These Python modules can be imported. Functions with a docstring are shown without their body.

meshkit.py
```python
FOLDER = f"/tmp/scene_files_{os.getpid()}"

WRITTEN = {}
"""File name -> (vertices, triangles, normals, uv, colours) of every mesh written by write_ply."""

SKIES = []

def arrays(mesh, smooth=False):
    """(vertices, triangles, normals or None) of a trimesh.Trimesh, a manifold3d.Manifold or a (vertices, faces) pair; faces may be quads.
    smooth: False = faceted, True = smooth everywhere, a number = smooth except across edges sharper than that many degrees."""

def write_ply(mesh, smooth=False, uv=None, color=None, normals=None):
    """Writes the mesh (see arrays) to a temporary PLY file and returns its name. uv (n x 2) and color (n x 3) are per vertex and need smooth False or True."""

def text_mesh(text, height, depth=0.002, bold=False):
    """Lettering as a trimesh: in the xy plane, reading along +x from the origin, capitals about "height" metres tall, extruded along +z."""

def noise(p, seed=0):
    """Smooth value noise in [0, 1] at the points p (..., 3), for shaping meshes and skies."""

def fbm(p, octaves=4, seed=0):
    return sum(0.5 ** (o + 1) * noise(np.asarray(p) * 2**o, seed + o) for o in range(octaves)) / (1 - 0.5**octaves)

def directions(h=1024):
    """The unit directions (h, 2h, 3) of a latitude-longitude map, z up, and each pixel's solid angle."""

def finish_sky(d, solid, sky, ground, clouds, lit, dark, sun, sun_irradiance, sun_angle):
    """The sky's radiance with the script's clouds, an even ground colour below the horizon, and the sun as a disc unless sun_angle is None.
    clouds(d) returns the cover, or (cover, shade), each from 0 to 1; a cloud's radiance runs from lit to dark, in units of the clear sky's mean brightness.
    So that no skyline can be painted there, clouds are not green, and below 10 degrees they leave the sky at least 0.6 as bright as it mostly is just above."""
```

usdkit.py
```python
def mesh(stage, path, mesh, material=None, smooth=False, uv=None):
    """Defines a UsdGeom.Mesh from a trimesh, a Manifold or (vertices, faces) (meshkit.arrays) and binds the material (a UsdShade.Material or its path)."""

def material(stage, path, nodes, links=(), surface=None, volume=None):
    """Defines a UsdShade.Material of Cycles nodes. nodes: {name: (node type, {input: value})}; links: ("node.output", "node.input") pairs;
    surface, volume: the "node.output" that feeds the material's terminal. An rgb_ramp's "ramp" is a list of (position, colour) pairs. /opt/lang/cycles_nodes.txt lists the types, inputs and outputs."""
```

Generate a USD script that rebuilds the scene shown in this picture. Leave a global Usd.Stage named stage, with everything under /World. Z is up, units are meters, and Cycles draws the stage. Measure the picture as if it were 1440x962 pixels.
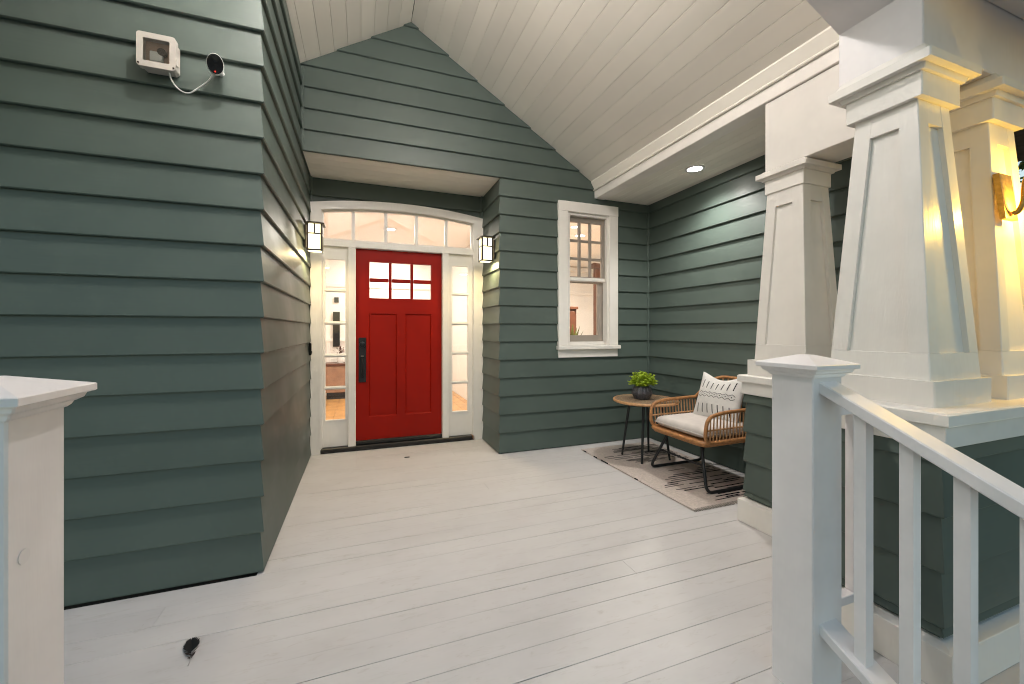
import math, random
import numpy as np
import trimesh
import shapely
from shapely.geometry import Polygon, box as sbox
from shapely.ops import unary_union
import usdkit, meshkit
from pxr import Usd, UsdGeom, UsdLux, UsdShade, Gf, Sdf

stage = Usd.Stage.CreateInMemory()
UsdGeom.SetStageUpAxis(stage, "Z")
UsdGeom.SetStageMetersPerUnit(stage, 1.0)
UsdGeom.Xform.Define(stage, "/World")
UsdGeom.Scope.Define(stage, "/World/Looks")
rng = random.Random(11)
nrng = np.random.default_rng(11)

# ------------------------------------------------------------------ camera, sky, sun, exposure
cam = UsdGeom.Camera.Define(stage, "/World/camera")
cam.CreateHorizontalApertureAttr(36.0)
cam.CreateFocalLengthAttr(14.286)
cam.CreateVerticalApertureOffsetAttr(-0.418)
cam.CreateFStopAttr(0.0)
cam.CreateExposureAttr(2.12)
CAMZ = 1.27
cx_ = UsdGeom.Xformable(cam)
cx_.AddTranslateOp().Set(Gf.Vec3d(0, 0, CAMZ))
cx_.AddRotateXYZOp().Set(Gf.Vec3f(90, 0, -20.252))

SUN_EL, SUN_ROT = math.radians(7.0), math.radians(25.0)   # low, behind the house
SKY_STRENGTH, SUN_INT = 0.06, 0.12
SPOT = 480.0
LAMP = 0.38     # common factor for the porch lamps

usdkit.material(stage, "/World/Looks/sky_look", {
    "tc": ("texture_coordinate", {}),
    "sky": ("sky_texture", {"sky_type": "single_scattering", "sun_disc": False, "sun_elevation": SUN_EL, "sun_rotation": SUN_ROT, "altitude": 50.0}),
    "bg": ("background_shader", {"strength": SKY_STRENGTH}),
}, [("sky.color", "bg.color")], surface="bg.background")
dome = UsdLux.DomeLight.Define(stage, "/World/sky")
UsdShade.MaterialBindingAPI.Apply(dome.GetPrim()).Bind(UsdShade.Material.Get(stage, "/World/Looks/sky_look"))
dome.GetPrim().SetCustomDataByKey("kind", "structure")
sun = UsdLux.DistantLight.Define(stage, "/World/sun")
sun.CreateNormalizeAttr(True); sun.CreateIntensityAttr(SUN_INT); sun.CreateAngleAttr(20.0)
sun.CreateColorAttr(Gf.Vec3f(1.0, 0.93, 0.86))
UsdGeom.Xformable(sun).AddRotateXYZOp().Set(Gf.Vec3f(90 - math.degrees(SUN_EL), 0, 180 - math.degrees(SUN_ROT)))

# ------------------------------------------------------------------ materials
MATS = {}
def mat(name, nodes, links, surface, volume=None):
    MATS[name] = usdkit.material(stage, f"/World/Looks/{name}", nodes, links, surface=surface, volume=volume)

def paint(name, col, rough=0.45, var=0.06, scale=3.0, bump=0.15, grain=(1, 1, 1), spec=0.5, rvar=0.12):
    """painted wood: slow tone drift, brushed fine relief, uneven gloss"""
    c0 = [c * (1 - var) for c in col]; c1 = [min(1, c * (1 + var)) for c in col]
    mat(name, {
        "g": ("geometry", {}),
        "n1": ("noise_texture", {"scale": scale, "detail": 4.0, "roughness": 0.6}),
        "r1": ("rgb_ramp", {"ramp": [(0.3, c0), (0.7, c1)]}),
        "m": ("mapping", {"scale": grain}),
        "n2": ("noise_texture", {"scale": 60.0, "detail": 3.0, "roughness": 0.6}),
        "b": ("bump", {"strength": bump, "distance": 0.002}),
        "oi": ("object_info", {}),
        "mr": ("map_range", {"from_min": 0.3, "from_max": 0.7, "to_min": rough - rvar, "to_max": rough + rvar}),
        "hv": ("map_range", {"from_min": 0.0, "from_max": 1.0, "to_min": 0.95, "to_max": 1.05}),
        "hs": ("hsv", {}),
        "p": ("principled_bsdf", {"specular_ior_level": spec}),
    }, [("g.position", "n1.vector"), ("n1.fac", "r1.fac"), ("g.position", "m.vector"), ("m.vector", "n2.vector"), ("n2.fac", "b.height"),
        ("oi.random", "hv.value"), ("hv.result", "hs.value"), ("r1.color", "hs.color"), ("hs.color", "p.base_color"),
        ("n1.fac", "mr.value"), ("mr.result", "p.roughness"), ("b.normal", "p.normal")], "p.BSDF")

def simple(name, col, rough=0.5, metal=0.0, spec=0.5, var=0.0, scale=20.0, bump=0.0, bscale=80.0):
    c0 = [c * (1 - var) for c in col]; c1 = [min(1, c * (1 + var)) for c in col]
    mat(name, {
        "g": ("geometry", {}),
        "n1": ("noise_texture", {"scale": scale, "detail": 3.0}),
        "r1": ("rgb_ramp", {"ramp": [(0.3, c0), (0.7, c1)]}),
        "n2": ("noise_texture", {"scale": bscale, "detail": 2.0}),
        "b": ("bump", {"strength": bump, "distance": 0.002}),
        "p": ("principled_bsdf", {"roughness": rough, "metallic": metal, "specular_ior_level": spec}),
    }, [("g.position", "n1.vector"), ("n1.fac", "r1.fac"), ("r1.color", "p.base_color"), ("g.position", "n2.vector"), ("n2.fac", "b.height"), ("b.normal", "p.normal")], "p.BSDF")

def emit(name, col, strength):
    mat(name, {"e": ("emission", {"color": col, "strength": strength})}, [], "e.emission")

paint("siding_paint", (0.077, 0.103, 0.089), rough=0.47, var=0.07, scale=2.0, bump=0.22, grain=(0.06, 0.06, 1.0), rvar=0.07)
paint("trim_paint", (0.80, 0.755, 0.705), rough=0.36, var=0.035, scale=3.0, bump=0.6, grain=(0.7, 0.7, 0.10), rvar=0.08)
paint("ceiling_paint", (0.87, 0.825, 0.735), rough=0.5, var=0.03, scale=1.5, bump=0.10, grain=(1, 0.1, 1), rvar=0.08)
paint("railing_paint", (0.82, 0.775, 0.775), rough=0.42, var=0.05, scale=5.0, bump=0.5, grain=(0.8, 0.8, 0.12), rvar=0.08)
paint("red_paint", (0.27, 0.007, 0.002), spec=0.14, rough=0.4, var=0.05, scale=2.0, bump=0.06, grain=(1, 1, 0.1), rvar=0.05)
paint("sash_paint", (0.30, 0.255, 0.215), rough=0.45, var=0.03, bump=0.05)
paint("interior_white", (0.84, 0.81, 0.77), rough=0.6, var=0.01, bump=0.02)
simple("dark_gap", (0.012, 0.013, 0.014), 0.8)
simple("black_metal", (0.012, 0.012, 0.013), 0.45, 0.0, var=0.2)
simple("bronze_metal", (0.05, 0.038, 0.028), 0.45, 0.6, var=0.2)
simple("handle_metal", (0.03, 0.03, 0.033), 0.38, 0.7, var=0.2)
simple("worn_metal", (0.35, 0.30, 0.25), 0.3, 0.9, var=0.2)
simple("brass_metal", (0.42, 0.27, 0.09), 0.38, 0.9, var=0.25, scale=60)
simple("threshold_metal", (0.015, 0.014, 0.014), 0.35, 0.2)
simple("rattan", (0.42, 0.19, 0.07), 0.45, var=0.25, scale=40, bump=0.3, bscale=300)
simple("rattan_light", (0.52, 0.28, 0.13), 0.45, var=0.2, scale=40, bump=0.3, bscale=300)
simple("table_weave", (0.27, 0.185, 0.115), 0.4, var=0.35, scale=60, bump=0.3, bscale=300)
simple("cushion_cloth", (0.66, 0.60, 0.56), 0.9, spec=0.2, var=0.04, bump=0.35, bscale=420)
simple("pillow_cloth", (0.68, 0.65, 0.62), 0.95, spec=0.1, var=0.05, bump=0.5, bscale=300)
simple("pillow_print", (0.02, 0.019, 0.022), 0.95, spec=0.1)
simple("rug_weave", (0.58, 0.50, 0.45), 0.95, spec=0.1, var=0.12, scale=60, bump=0.8, bscale=350)
simple("rug_stripe", (0.018, 0.016, 0.018), 0.95, spec=0.1, bump=0.6, bscale=350)
simple("rug_edge", (0.28, 0.25, 0.22), 0.95, spec=0.1, var=0.2, bump=0.6, bscale=350)
simple("pot_ceramic", (0.10, 0.095, 0.105), 0.42, 0.35, var=0.35, scale=70, bump=0.3, bscale=120)
simple("soil", (0.03, 0.02, 0.014), 0.95)
simple("oak_floor", (0.50, 0.26, 0.085), 0.3, var=0.2, scale=6)
simple("brown_wood", (0.10, 0.036, 0.018), 0.4, var=0.25, scale=8)
simple("tan_wood", (0.34, 0.2, 0.13), 0.45, var=0.15, scale=8)
simple("dark_frame", (0.02, 0.02, 0.02), 0.4)
simple("box_plastic", (0.52, 0.48, 0.43), 0.35, var=0.04)
simple("camera_white", (0.78, 0.77, 0.75), 0.3)
simple("camera_black", (0.006, 0.006, 0.007), 0.12)
simple("feather_black", (0.008, 0.008, 0.009), 0.55, spec=0.4, var=0.3, scale=300)
simple("feather_brown", (0.045, 0.030, 0.028), 0.7, spec=0.3, var=0.4, scale=300)
simple("feather_quill", (0.40, 0.38, 0.36), 0.5)
simple("roof_shingle", (0.05, 0.05, 0.05), 0.9, var=0.3)
simple("grass_ground", (0.055, 0.062, 0.035), 0.95, var=0.4, scale=4, bump=0.5, bscale=40)
simple("concrete", (0.42, 0.41, 0.40), 0.85, var=0.1, scale=8, bump=0.3)
simple("bark", (0.10, 0.07, 0.05), 0.9, var=0.3, scale=12, bump=0.8, bscale=40)
emit("lamp_glass", (1.0, 0.84, 0.44), 1.0)
emit("lamp_disc", (1.0, 0.95, 0.86), 12.0)
emit("hall_disc", (1.0, 0.93, 0.82), 6.0)
emit("amber_bulb", (1.0, 0.72, 0.20), 30.0)
emit("red_led", (1.0, 0.05, 0.03), 0.35)

mat("floor_paint", {   # painted decking: scuffs, dust streaks along the boards
    "g": ("geometry", {}),
    "m1": ("mapping", {"scale": (1.0, 2.2, 1.0)}),
    "n1": ("noise_texture", {"scale": 2.2, "detail": 6.0, "roughness": 0.65}),
    "r1": ("rgb_ramp", {"ramp": [(0.28, (0.56, 0.538, 0.53)), (0.5, (0.605, 0.582, 0.574)), (0.75, (0.635, 0.612, 0.604))]}),
    "m2": ("mapping", {"scale": (2.0, 9.0, 1.0)}),
    "n2": ("noise_texture", {"scale": 3.4, "detail": 8.0, "roughness": 0.75, "distortion": 1.2}),
    "r2": ("rgb_ramp", {"ramp": [(0.555, (1, 1, 1)), (0.64, (0.87, 0.85, 0.82)), (0.78, (0.70, 0.67, 0.63))]}),
    "mx": ("mix_color", {"blend_type": "multiply", "fac": 0.6}),
    "n4": ("noise_texture", {"scale": 38.0, "detail": 5.0, "roughness": 0.7}),
    "r4": ("rgb_ramp", {"ramp": [(0.68, (1, 1, 1)), (0.74, (0.62, 0.58, 0.54))]}),
    "mx2": ("mix_color", {"blend_type": "multiply", "fac": 0.55}),
    "oi": ("object_info", {}),
    "hv": ("map_range", {"from_min": 0.0, "from_max": 1.0, "to_min": 0.985, "to_max": 1.015}),
    "hs": ("hsv", {}),
    "m3": ("mapping", {"scale": (0.12, 1.0, 1.0)}),
    "n3": ("noise_texture", {"scale": 70.0, "detail": 3.0}),
    "b": ("bump", {"strength": 0.18, "distance": 0.002}),
    "mr": ("map_range", {"from_min": 0.3, "from_max": 0.7, "to_min": 0.5, "to_max": 0.75}),
    "p": ("principled_bsdf", {"specular_ior_level": 0.2}),
}, [("g.position", "m1.vector"), ("m1.vector", "n1.vector"), ("n1.fac", "r1.fac"), ("g.position", "m2.vector"), ("m2.vector", "n2.vector"), ("n2.fac", "r2.fac"),
    ("r1.color", "mx.a"), ("r2.color", "mx.b"), ("g.position", "n4.vector"), ("n4.fac", "r4.fac"), ("mx.result", "mx2.a"), ("r4.color", "mx2.b"),
    ("mx2.result", "hs.color"), ("oi.random", "hv.value"), ("hv.result", "hs.value"), ("hs.color", "p.base_color"),
    ("g.position", "m3.vector"), ("m3.vector", "n3.vector"), ("n3.fac", "b.height"), ("b.normal", "p.normal"), ("n1.fac", "mr.value"), ("mr.result", "p.roughness")], "p.BSDF")
mat("pane_glass", {"t": ("transparent_bsdf", {"color": (0.96, 0.97, 0.96)}), "gl": ("glossy_bsdf", {"roughness": 0.01}), "f": ("fresnel", {"IOR": 1.5}), "x": ("mix_closure", {})},
    [("f.fac", "x.fac"), ("t.BSDF", "x.closure1"), ("gl.BSDF", "x.closure2")], "x.closure")
def leaf_mat(name, c0, c1):
    mat(name, {"oi": ("geometry", {}), "r": ("rgb_ramp", {"ramp": [(0.0, c0), (1.0, c1)]}), "p": ("principled_bsdf", {"roughness": 0.45}), "t": ("translucent_bsdf", {}), "x": ("mix_closure", {"fac": 0.3})},
        [("oi.random_per_island", "r.fac"), ("r.color", "p.base_color"), ("r.color", "t.color"), ("p.BSDF", "x.closure1"), ("t.BSDF", "x.closure2")], "x.closure")
leaf_mat("plant_leaf", (0.42, 0.54, 0.04), (0.74, 0.80, 0.14))
leaf_mat("tree_leaf", (0.03, 0.06, 0.015), (0.08, 0.13, 0.03))
leaf_mat("indoor_leaf", (0.10, 0.11, 0.03), (0.22, 0.18, 0.06))

# ------------------------------------------------------------------ shape helpers
def hull(pts):
    return trimesh.convex.convex_hull(np.asarray(pts, float))

def cb(x0, x1, y0, y1, z0, z1, c=0.003):
    """box with small chamfers"""
    x0, x1 = min(x0, x1), max(x0, x1); y0, y1 = min(y0, y1), max(y0, y1); z0, z1 = min(z0, z1), max(z0, z1)
    c = min(c, 0.3 * min(x1 - x0, y1 - y0, z1 - z0))
    P = []
    for sx in (0, 1):
        for sy in (0, 1):
            for sz in (0, 1):
                X, Y, Z = (x0, x1)[sx], (y0, y1)[sy], (z0, z1)[sz]
                ix, iy, iz = (c, -c)[sx], (c, -c)[sy], (c, -c)[sz]
                P += [(X, Y + iy, Z + iz), (X + ix, Y, Z + iz), (X + ix, Y + iy, Z)]
    return hull(P)

def frustum(cx, cy, levels, c=0.004):
    """square section, levels [(z, half)], chamfered vertical edges; convex only"""
    P = []
    for z, h in levels:
        for sx in (-1, 1):
            for sy in (-1, 1):
                P += [(cx + sx * h, cy + sy * (h - c), z), (cx + sx * (h - c), cy + sy * h, z)]
    return hull(P)

def bx(x0, x1, y0, y1, z0, z1):
    return trimesh.creation.box(bounds=[(min(x0, x1), min(y0, y1), min(z0, z1)), (max(x0, x1), max(y0, y1), max(z0, z1))])

def join(*ms):
    flat = []
    for m in ms:
        flat += m if isinstance(m, (list, tuple)) else [m]
    return trimesh.util.concatenate(flat)

def smooth_path(pts, n=6):
    """Catmull-Rom through the points"""
    P = np.asarray(pts, float); out = []
    Q = np.vstack([2 * P[0] - P[1], P, 2 * P[-1] - P[-2]])
    for i in range(1, len(Q) - 2):
        a, b, c, d = Q[i - 1], Q[i], Q[i + 1], Q[i + 2]
        for t in np.linspace(0, 1, n, endpoint=False):
            out.append(0.5 * (2 * b + (c - a) * t + (2 * a - 5 * b + 4 * c - d) * t * t + (3 * b - a - 3 * c + d) * t ** 3))
    out.append(P[-1]); return np.array(out)

def round_path(pts, r=0.05, n=5, closed=False):
    """polyline with rounded corners"""
    P = [np.asarray(p, float) for p in pts]; out = []
    N = len(P)
    for i in range(N):
        if not closed and i in (0, N - 1):
            out.append(P[i]); continue
        a, b, c = P[i - 1], P[i], P[(i + 1) % N]
        u, v = a - b, c - b; lu, lv = np.linalg.norm(u), np.linalg.norm(v)
        rr = min(r, 0.45 * lu, 0.45 * lv); p0, p1 = b + u / lu * rr, b + v / lv * rr
        for t in np.linspace(0, 1, n):
            out.append((1 - t) ** 2 * p0 + 2 * t * (1 - t) * b + t * t * p1)
    return np.array(out)

def tube(path, r, sides=8, closed=False, r_end=None):
    P = np.asarray(path, float); n = len(P)
    T = np.gradient(P, axis=0)
    if closed:
        T = np.roll(P, -1, 0) - np.roll(P, 1, 0)
    T /= np.linalg.norm(T, axis=1, keepdims=True)
    up = np.array([0.13, 0.29, 0.95]); N0 = np.cross(T[0], up)
    if np.linalg.norm(N0) < 0.1:
        N0 = np.cross(T[0], [1, 0, 0])
    N0 /= np.linalg.norm(N0); V = []
    a = np.arange(sides) / sides * 2 * np.pi
    for i in range(n):
        N0 = N0 - T[i] * (N0 @ T[i]); N0 /= np.linalg.norm(N0)
        B = np.cross(T[i], N0)
        ri = r if r_end is None else r + (r_end - r) * i / (n - 1)
        V.append(P[i] + ri * (np.cos(a)[:, None] * N0 + np.sin(a)[:, None] * B))
    V = np.vstack(V); F = []
    for i in range(n if closed else n - 1):
        j = (i + 1) % n
        for k in range(sides):
            k2 = (k + 1) % sides
            F += [(i * sides + k, i * sides + k2, j * sides + k2), (i * sides + k, j * sides + k2, j * sides + k)]
    if not closed:
        V = np.vstack([V, P[0], P[-1]])
        for k in range(sides):
            F += [(len(V) - 2, (k + 1) % sides, k), (len(V) - 1, (n - 1) * sides + k, (n - 1) * sides + (k + 1) % sides)]
    m = trimesh.Trimesh(V, np.array(F), process=False)
    return m

def lathe(prof, cx=0, cy=0, n=32):
    m = trimesh.creation.revolve(np.asarray(prof, float), sections=n)
    m.apply_translation((cx, cy, 0)); return m

def extr(poly, y0, y1):
    """polygon in (x, z) extruded along y"""
    ms = []
    for g in getattr(poly, "geoms", [poly]):
        if g.is_empty or g.area < 1e-7:
            continue
        m = trimesh.creation.extrude_polygon(g, abs(y1 - y0), engine="earcut")
        v = m.vertices.copy()
        m = trimesh.Trimesh(np.c_[v[:, 0], min(y0, y1) + v[:, 2], v[:, 1]], m.faces[:, ::-1], process=False)
        ms.append(m)
    return join(*ms)

# ------------------------------------------------------------------ scene tree helpers
COUNT = {}
def numbered(path):
    n = COUNT.get(path, -1) + 1; COUNT[path] = n
    return path if n == 0 else f"{path}_{n:03d}"

def tag(prim, label=None, cat=None, group=None, kind=None):
    for k, v in (("label", label), ("category", cat), ("group", group), ("kind", kind)):
        if v:
            prim.SetCustomDataByKey(k, v)

class Thing:
    def __init__(self, name, label=None, cat=None, base=(0, 0, 0), group=None, kind=None):
        self.path = numbered("/World/" + name); self.base = np.asarray(base, float)
        x = UsdGeom.Xform.Define(stage, self.path); x.AddTranslateOp().Set(Gf.Vec3d(*map(float, base)))
        self.x = x; tag(x.GetPrim(), label, cat, group, kind)
    def add(self, part, mesh, material, parent=None, smooth=False, label=None, kind=None):
        p = numbered((parent or self.path) + "/" + part)
        m = mesh.copy() if hasattr(mesh, "copy") else mesh
        m.apply_translation(-self.base)
        usdkit.mesh(stage, p, m, MATS[material], smooth=smooth)
        tag(stage.GetPrimAtPath(p), label=label, kind=kind)
        return p

def solid(name, mesh, material, label=None, cat=None, kind=None, group=None, smooth=False):
    p = numbered("/World/" + name)
    usdkit.mesh(stage, p, mesh, MATS[material], smooth=smooth)
    tag(stage.GetPrimAtPath(p), label, cat, group, kind); return p

def copy_of(t, name, label, base, rotz=0, group=None):
    p = numbered("/World/" + name)
    x = UsdGeom.Xform.Define(stage, p); x.GetPrim().GetReferences().AddInternalReference(t.path)
    x.ClearXformOpOrder()
    x.AddTranslateOp(opSuffix="place").Set(Gf.Vec3d(*map(float, base))); x.AddRotateZOp(opSuffix="turn").Set(float(rotz))
    x.GetPrim().SetInstanceable(True); tag(x.GetPrim(), label, None, group); return x

def disk_light(path, pos, radius, intensity, color):
    l = UsdLux.DiskLight.Define(stage, path); l.CreateRadiusAttr(radius); l.CreateIntensityAttr(intensity); l.CreateColorAttr(Gf.Vec3f(*color))
    UsdGeom.Xformable(l).AddTranslateOp().Set(Gf.Vec3d(*map(float, pos))); return l

# ------------------------------------------------------------------ main dimensions
XB = -0.508          # side wall of the left wing
YA = 2.47            # front wall of the left wing
YD = 4.600           # wall round the entry door
XR = 1.335           # right return of the entry recess
YG = 3.965           # gable wall
XW = 3.19            # end wall of the seating nook
RX, RZ, PITCH = 0.438, 4.194, 0.645    # ridge
ZS = 2.834           # soffit over the entry
ZN = 2.745           # nook soffit
XF = 2.445           # frieze face
def ceil_z(x): return RZ - PITCH * abs(x - RX)
LAPS = [0.0] + [0.2117 + 0.1873 * k for k in range(24)]
TB, TT = 0.027, 0.006

def siding(t, origin, a_dir, n_dir, a0, a1, clip, holes=(), mitre0=0, mitre1=0, laps=LAPS, part="siding_board", skip_small=0.02, tb=TB, tt=TT):
    """clapboards: each course one mesh, tapered section, mitred where walls meet"""
    o, ad, nd = np.asarray(origin, float), np.asarray(a_dir, float), np.asarray(n_dir, float)
    for k in range(len(laps) - 1):
        z0, z1 = laps[k] + (0.007 if k == 0 else 0.0), laps[k + 1]
        poly = sbox(a0, z0, a1, z1 + 0.008).intersection(clip)
        for hx0, hz0, hx1, hz1 in holes:
            if min(z1, hz1) - max(z0, hz0) > skip_small:
                poly = poly.difference(sbox(hx0, hz0, hx1, hz1))
        EB = 0.0055          # eased lower edge
        for g in getattr(poly, "geoms", [poly]):
            if g.is_empty or g.area < 0.002 or g.geom_type != "Polygon":
                continue
            ms = []
            for low, piece in ((True, g.intersection(sbox(-99, z0, 99, z0 + EB))), (False, g.intersection(sbox(-99, z0 + EB, 99, z1 + 1)))):
                for q in getattr(piece, "geoms", [piece]):
                    if q.is_empty or q.geom_type != "Polygon" or q.area < 1e-5:
                        continue
                    m = trimesh.creation.extrude_polygon(q, 1.0, engine="earcut")
                    v = m.vertices
                    face = tb + (tt - tb) * (v[:, 1] - z0) / (z1 - z0)
                    if low:
                        face = face - np.clip(z0 + EB - v[:, 1], 0, EB)
                    off = np.where(v[:, 2] > 0.5, face, -0.004)
                    a = v[:, 0].copy()
                    a = np.where(np.abs(v[:, 0] - a1) < 1e-5, a + mitre1 * np.maximum(off, 0), a)
                    a = np.where(np.abs(v[:, 0] - a0) < 1e-5, a - mitre0 * np.maximum(off, 0), a)
                    P = np.c_[o[0] + ad[0] * a + nd[0] * off, o[1] + ad[1] * a + nd[1] * off, v[:, 1]]
                    f = m.faces
                    if ad[0] * nd[1] - ad[1] * nd[0] > 0:
                        f = f[:, ::-1]
                    mm = trimesh.Trimesh(P, f, process=False)
                    if mm.volume < 0:
                        mm.invert()
                    ms.append(mm)
            if ms:
                t.add(part, join(*ms), "siding_paint")

# ================================================================== GROUND AND FLOOR
g = trimesh.Trimesh([(-300, -300, -0.62), (300, -300, -0.62), (300, 300, -0.62), (-300, 300, -0.62)], [(0, 1, 2), (0, 2, 3)], process=False)
solid("lawn", g, "grass_ground", kind="structure")
solid("driveway", bx(-9, 7, -16, -0.75, -0.66, -0.60), "concrete", kind="structure")

fl = Thing("porch_floor", kind="structure")
fl.add("underlay", bx(-1.75, 3.9, 0.50, 4.6, -0.09, -0.028), "dark_gap")
fl.add("rim_board", cb(-1.75, 4.0, 0.46, 0.498, -0.60, -0.03), "railing_paint")
GAPS = {1.097: .0034, 1.232: .0016, 1.367: .0040, 1.501: .0007, 1.636: .0020, 1.766: .0019, 1.896: .0026, 2.030: .0020, 2.164: .0010, 2.298: .0007, 2.432: .0009}
ys = [0.56, 0.695, 0.829, 0.963] + sorted(GAPS) + [2.432 + 0.134 * k for k in range(1, 17)]
def edge_line(y, gap, xs, seed):
    """half-gap along a joint: opens and closes along the board"""
    n = meshkit.fbm(np.c_[xs * 1.1, np.full(len(xs), y * 37.0), np.full(len(xs), seed)], 3)
    return np.clip(gap * (3.2 * n - 0.75), 0.00006, gap * 1.2) / 2 + 0.00002
def plank(x0, x1, y0, y1, g0, g1, dz):
    n = max(3, int((x1 - x0) / 0.12) + 1); xs = np.linspace(x0, x1, n); c = 0.0008
    lo = y0 + edge_line(y0, g0, xs, 0.0); hi = y1 - edge_line(y1, g1, xs, 0.0)
    z = dz + 0.0007 * np.sin(xs * 2.1 + y0 * 13)
    ring = np.stack([np.c_[xs, lo, np.full(n, -0.027)], np.c_[xs, lo, z - c], np.c_[xs, lo + c, z], np.c_[xs, hi - c, z], np.c_[xs, hi, z - c], np.c_[xs, hi, np.full(n, -0.027)]], 1)
    V = ring.reshape(-1, 3); F = []
    for i in range(n - 1):
        for k in range(6):
            a, b = i * 6 + k, i * 6 + (k + 1) % 6
            F += [(a, a + 6, b + 6), (a, b + 6, b)]
    e = (n - 1) * 6
    F += [(0, k, k + 1) for k in range(1, 5)] + [(e, e + k + 1, e + k) for k in range(1, 5)]
    m = trimesh.Trimesh(V, F, process=False)
    if m.volume < 0: m.invert()
    return m
for i in range(len(ys) - 1):
    y0, y1 = ys[i], ys[i + 1]
    g0 = GAPS.get(y0, 0.0015); g1 = GAPS.get(y1, 0.0015)
    xl = -1.75 if y1 < YA + 0.03 else XB - 0.005
    xr = 3.18
    if y1 < 1.0:
        cuts = [1.412, 3.9]        # only beyond the newel post
    elif y0 > 3.98:
        cuts = [xl, -0.05, 0.885, xr]
    else:
        n = rng.choice([0, 0, 0, 0, 1])
        cuts = [xl] + sorted(rng.uniform(xl + 0.8, xr - 0.6) for _ in range(n)) + [xr]
    for a, b in zip(cuts[:-1], cuts[1:]):
        fl.add("floor_board", plank(a + 0.0005, b - 0.0005, y0, y1, g0, g1, rng.uniform(-0.0006, 0.0006)), "floor_paint")
fl.add("nosing_board", cb(-1.75, 1.409, 0.925, 1.0945, -0.033, 0.001, 0.004), "floor_paint")
st = Thing("porch_steps", kind="structure")
for k in range(3):
    st.add("tread", cb(-0.58, 1.41, 0.925 - 0.29 * (k + 1), 0.925 - 0.29 * k - 0.004, -0.15 * (k + 1) - 0.03, -0.15 * (k + 1), 0.004), "floor_paint")
    st.add("riser", cb(-0.57, 1.40, 0.905 - 0.29 * k, 0.92 - 0.29 * k, -0.15 * (k + 1), -0.15 * k - 0.034, 0.002), "railing_paint")

# ================================================================== SIDED WALLS
# left wing: front and side
t = Thing("siding_wall", "green clapboard wall wing with the outlet box and the small camera on it", "wall", (XB, YA, 0))
big = sbox(-2.6, 0, XB, 5)
roofL = Polygon([(-2.6, 0), (XB, 0), (XB, ceil_z(XB) - 0.004), (-1.72, ceil_z(-1.72) - 0.004), (-2.6, 2.7)])
siding(t, (0, YA), (1, 0), (0, -1), -2.6, XB, roofL, mitre1=1)
siding(t, (XB, 0), (0, 1), (1, 0), YA, YD, sbox(YA, 0, YD, ceil_z(XB) - 0.004), mitre0=1)
t.add("wall_core", bx(-2.6, XB - 0.006, YA + 0.006, YA + 0.12, 0.0, 3.55), "interior_white")
t.add("wall_core", bx(XB - 0.12, XB - 0.006, YA + 0.121, 5.2, 0.0, 3.55), "interior_white")
t.add("starter_strip", bx(-2.6, XB - 0.002, YA - 0.012, YA + 0.004, 0.001, 0.02), "dark_gap")
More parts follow.
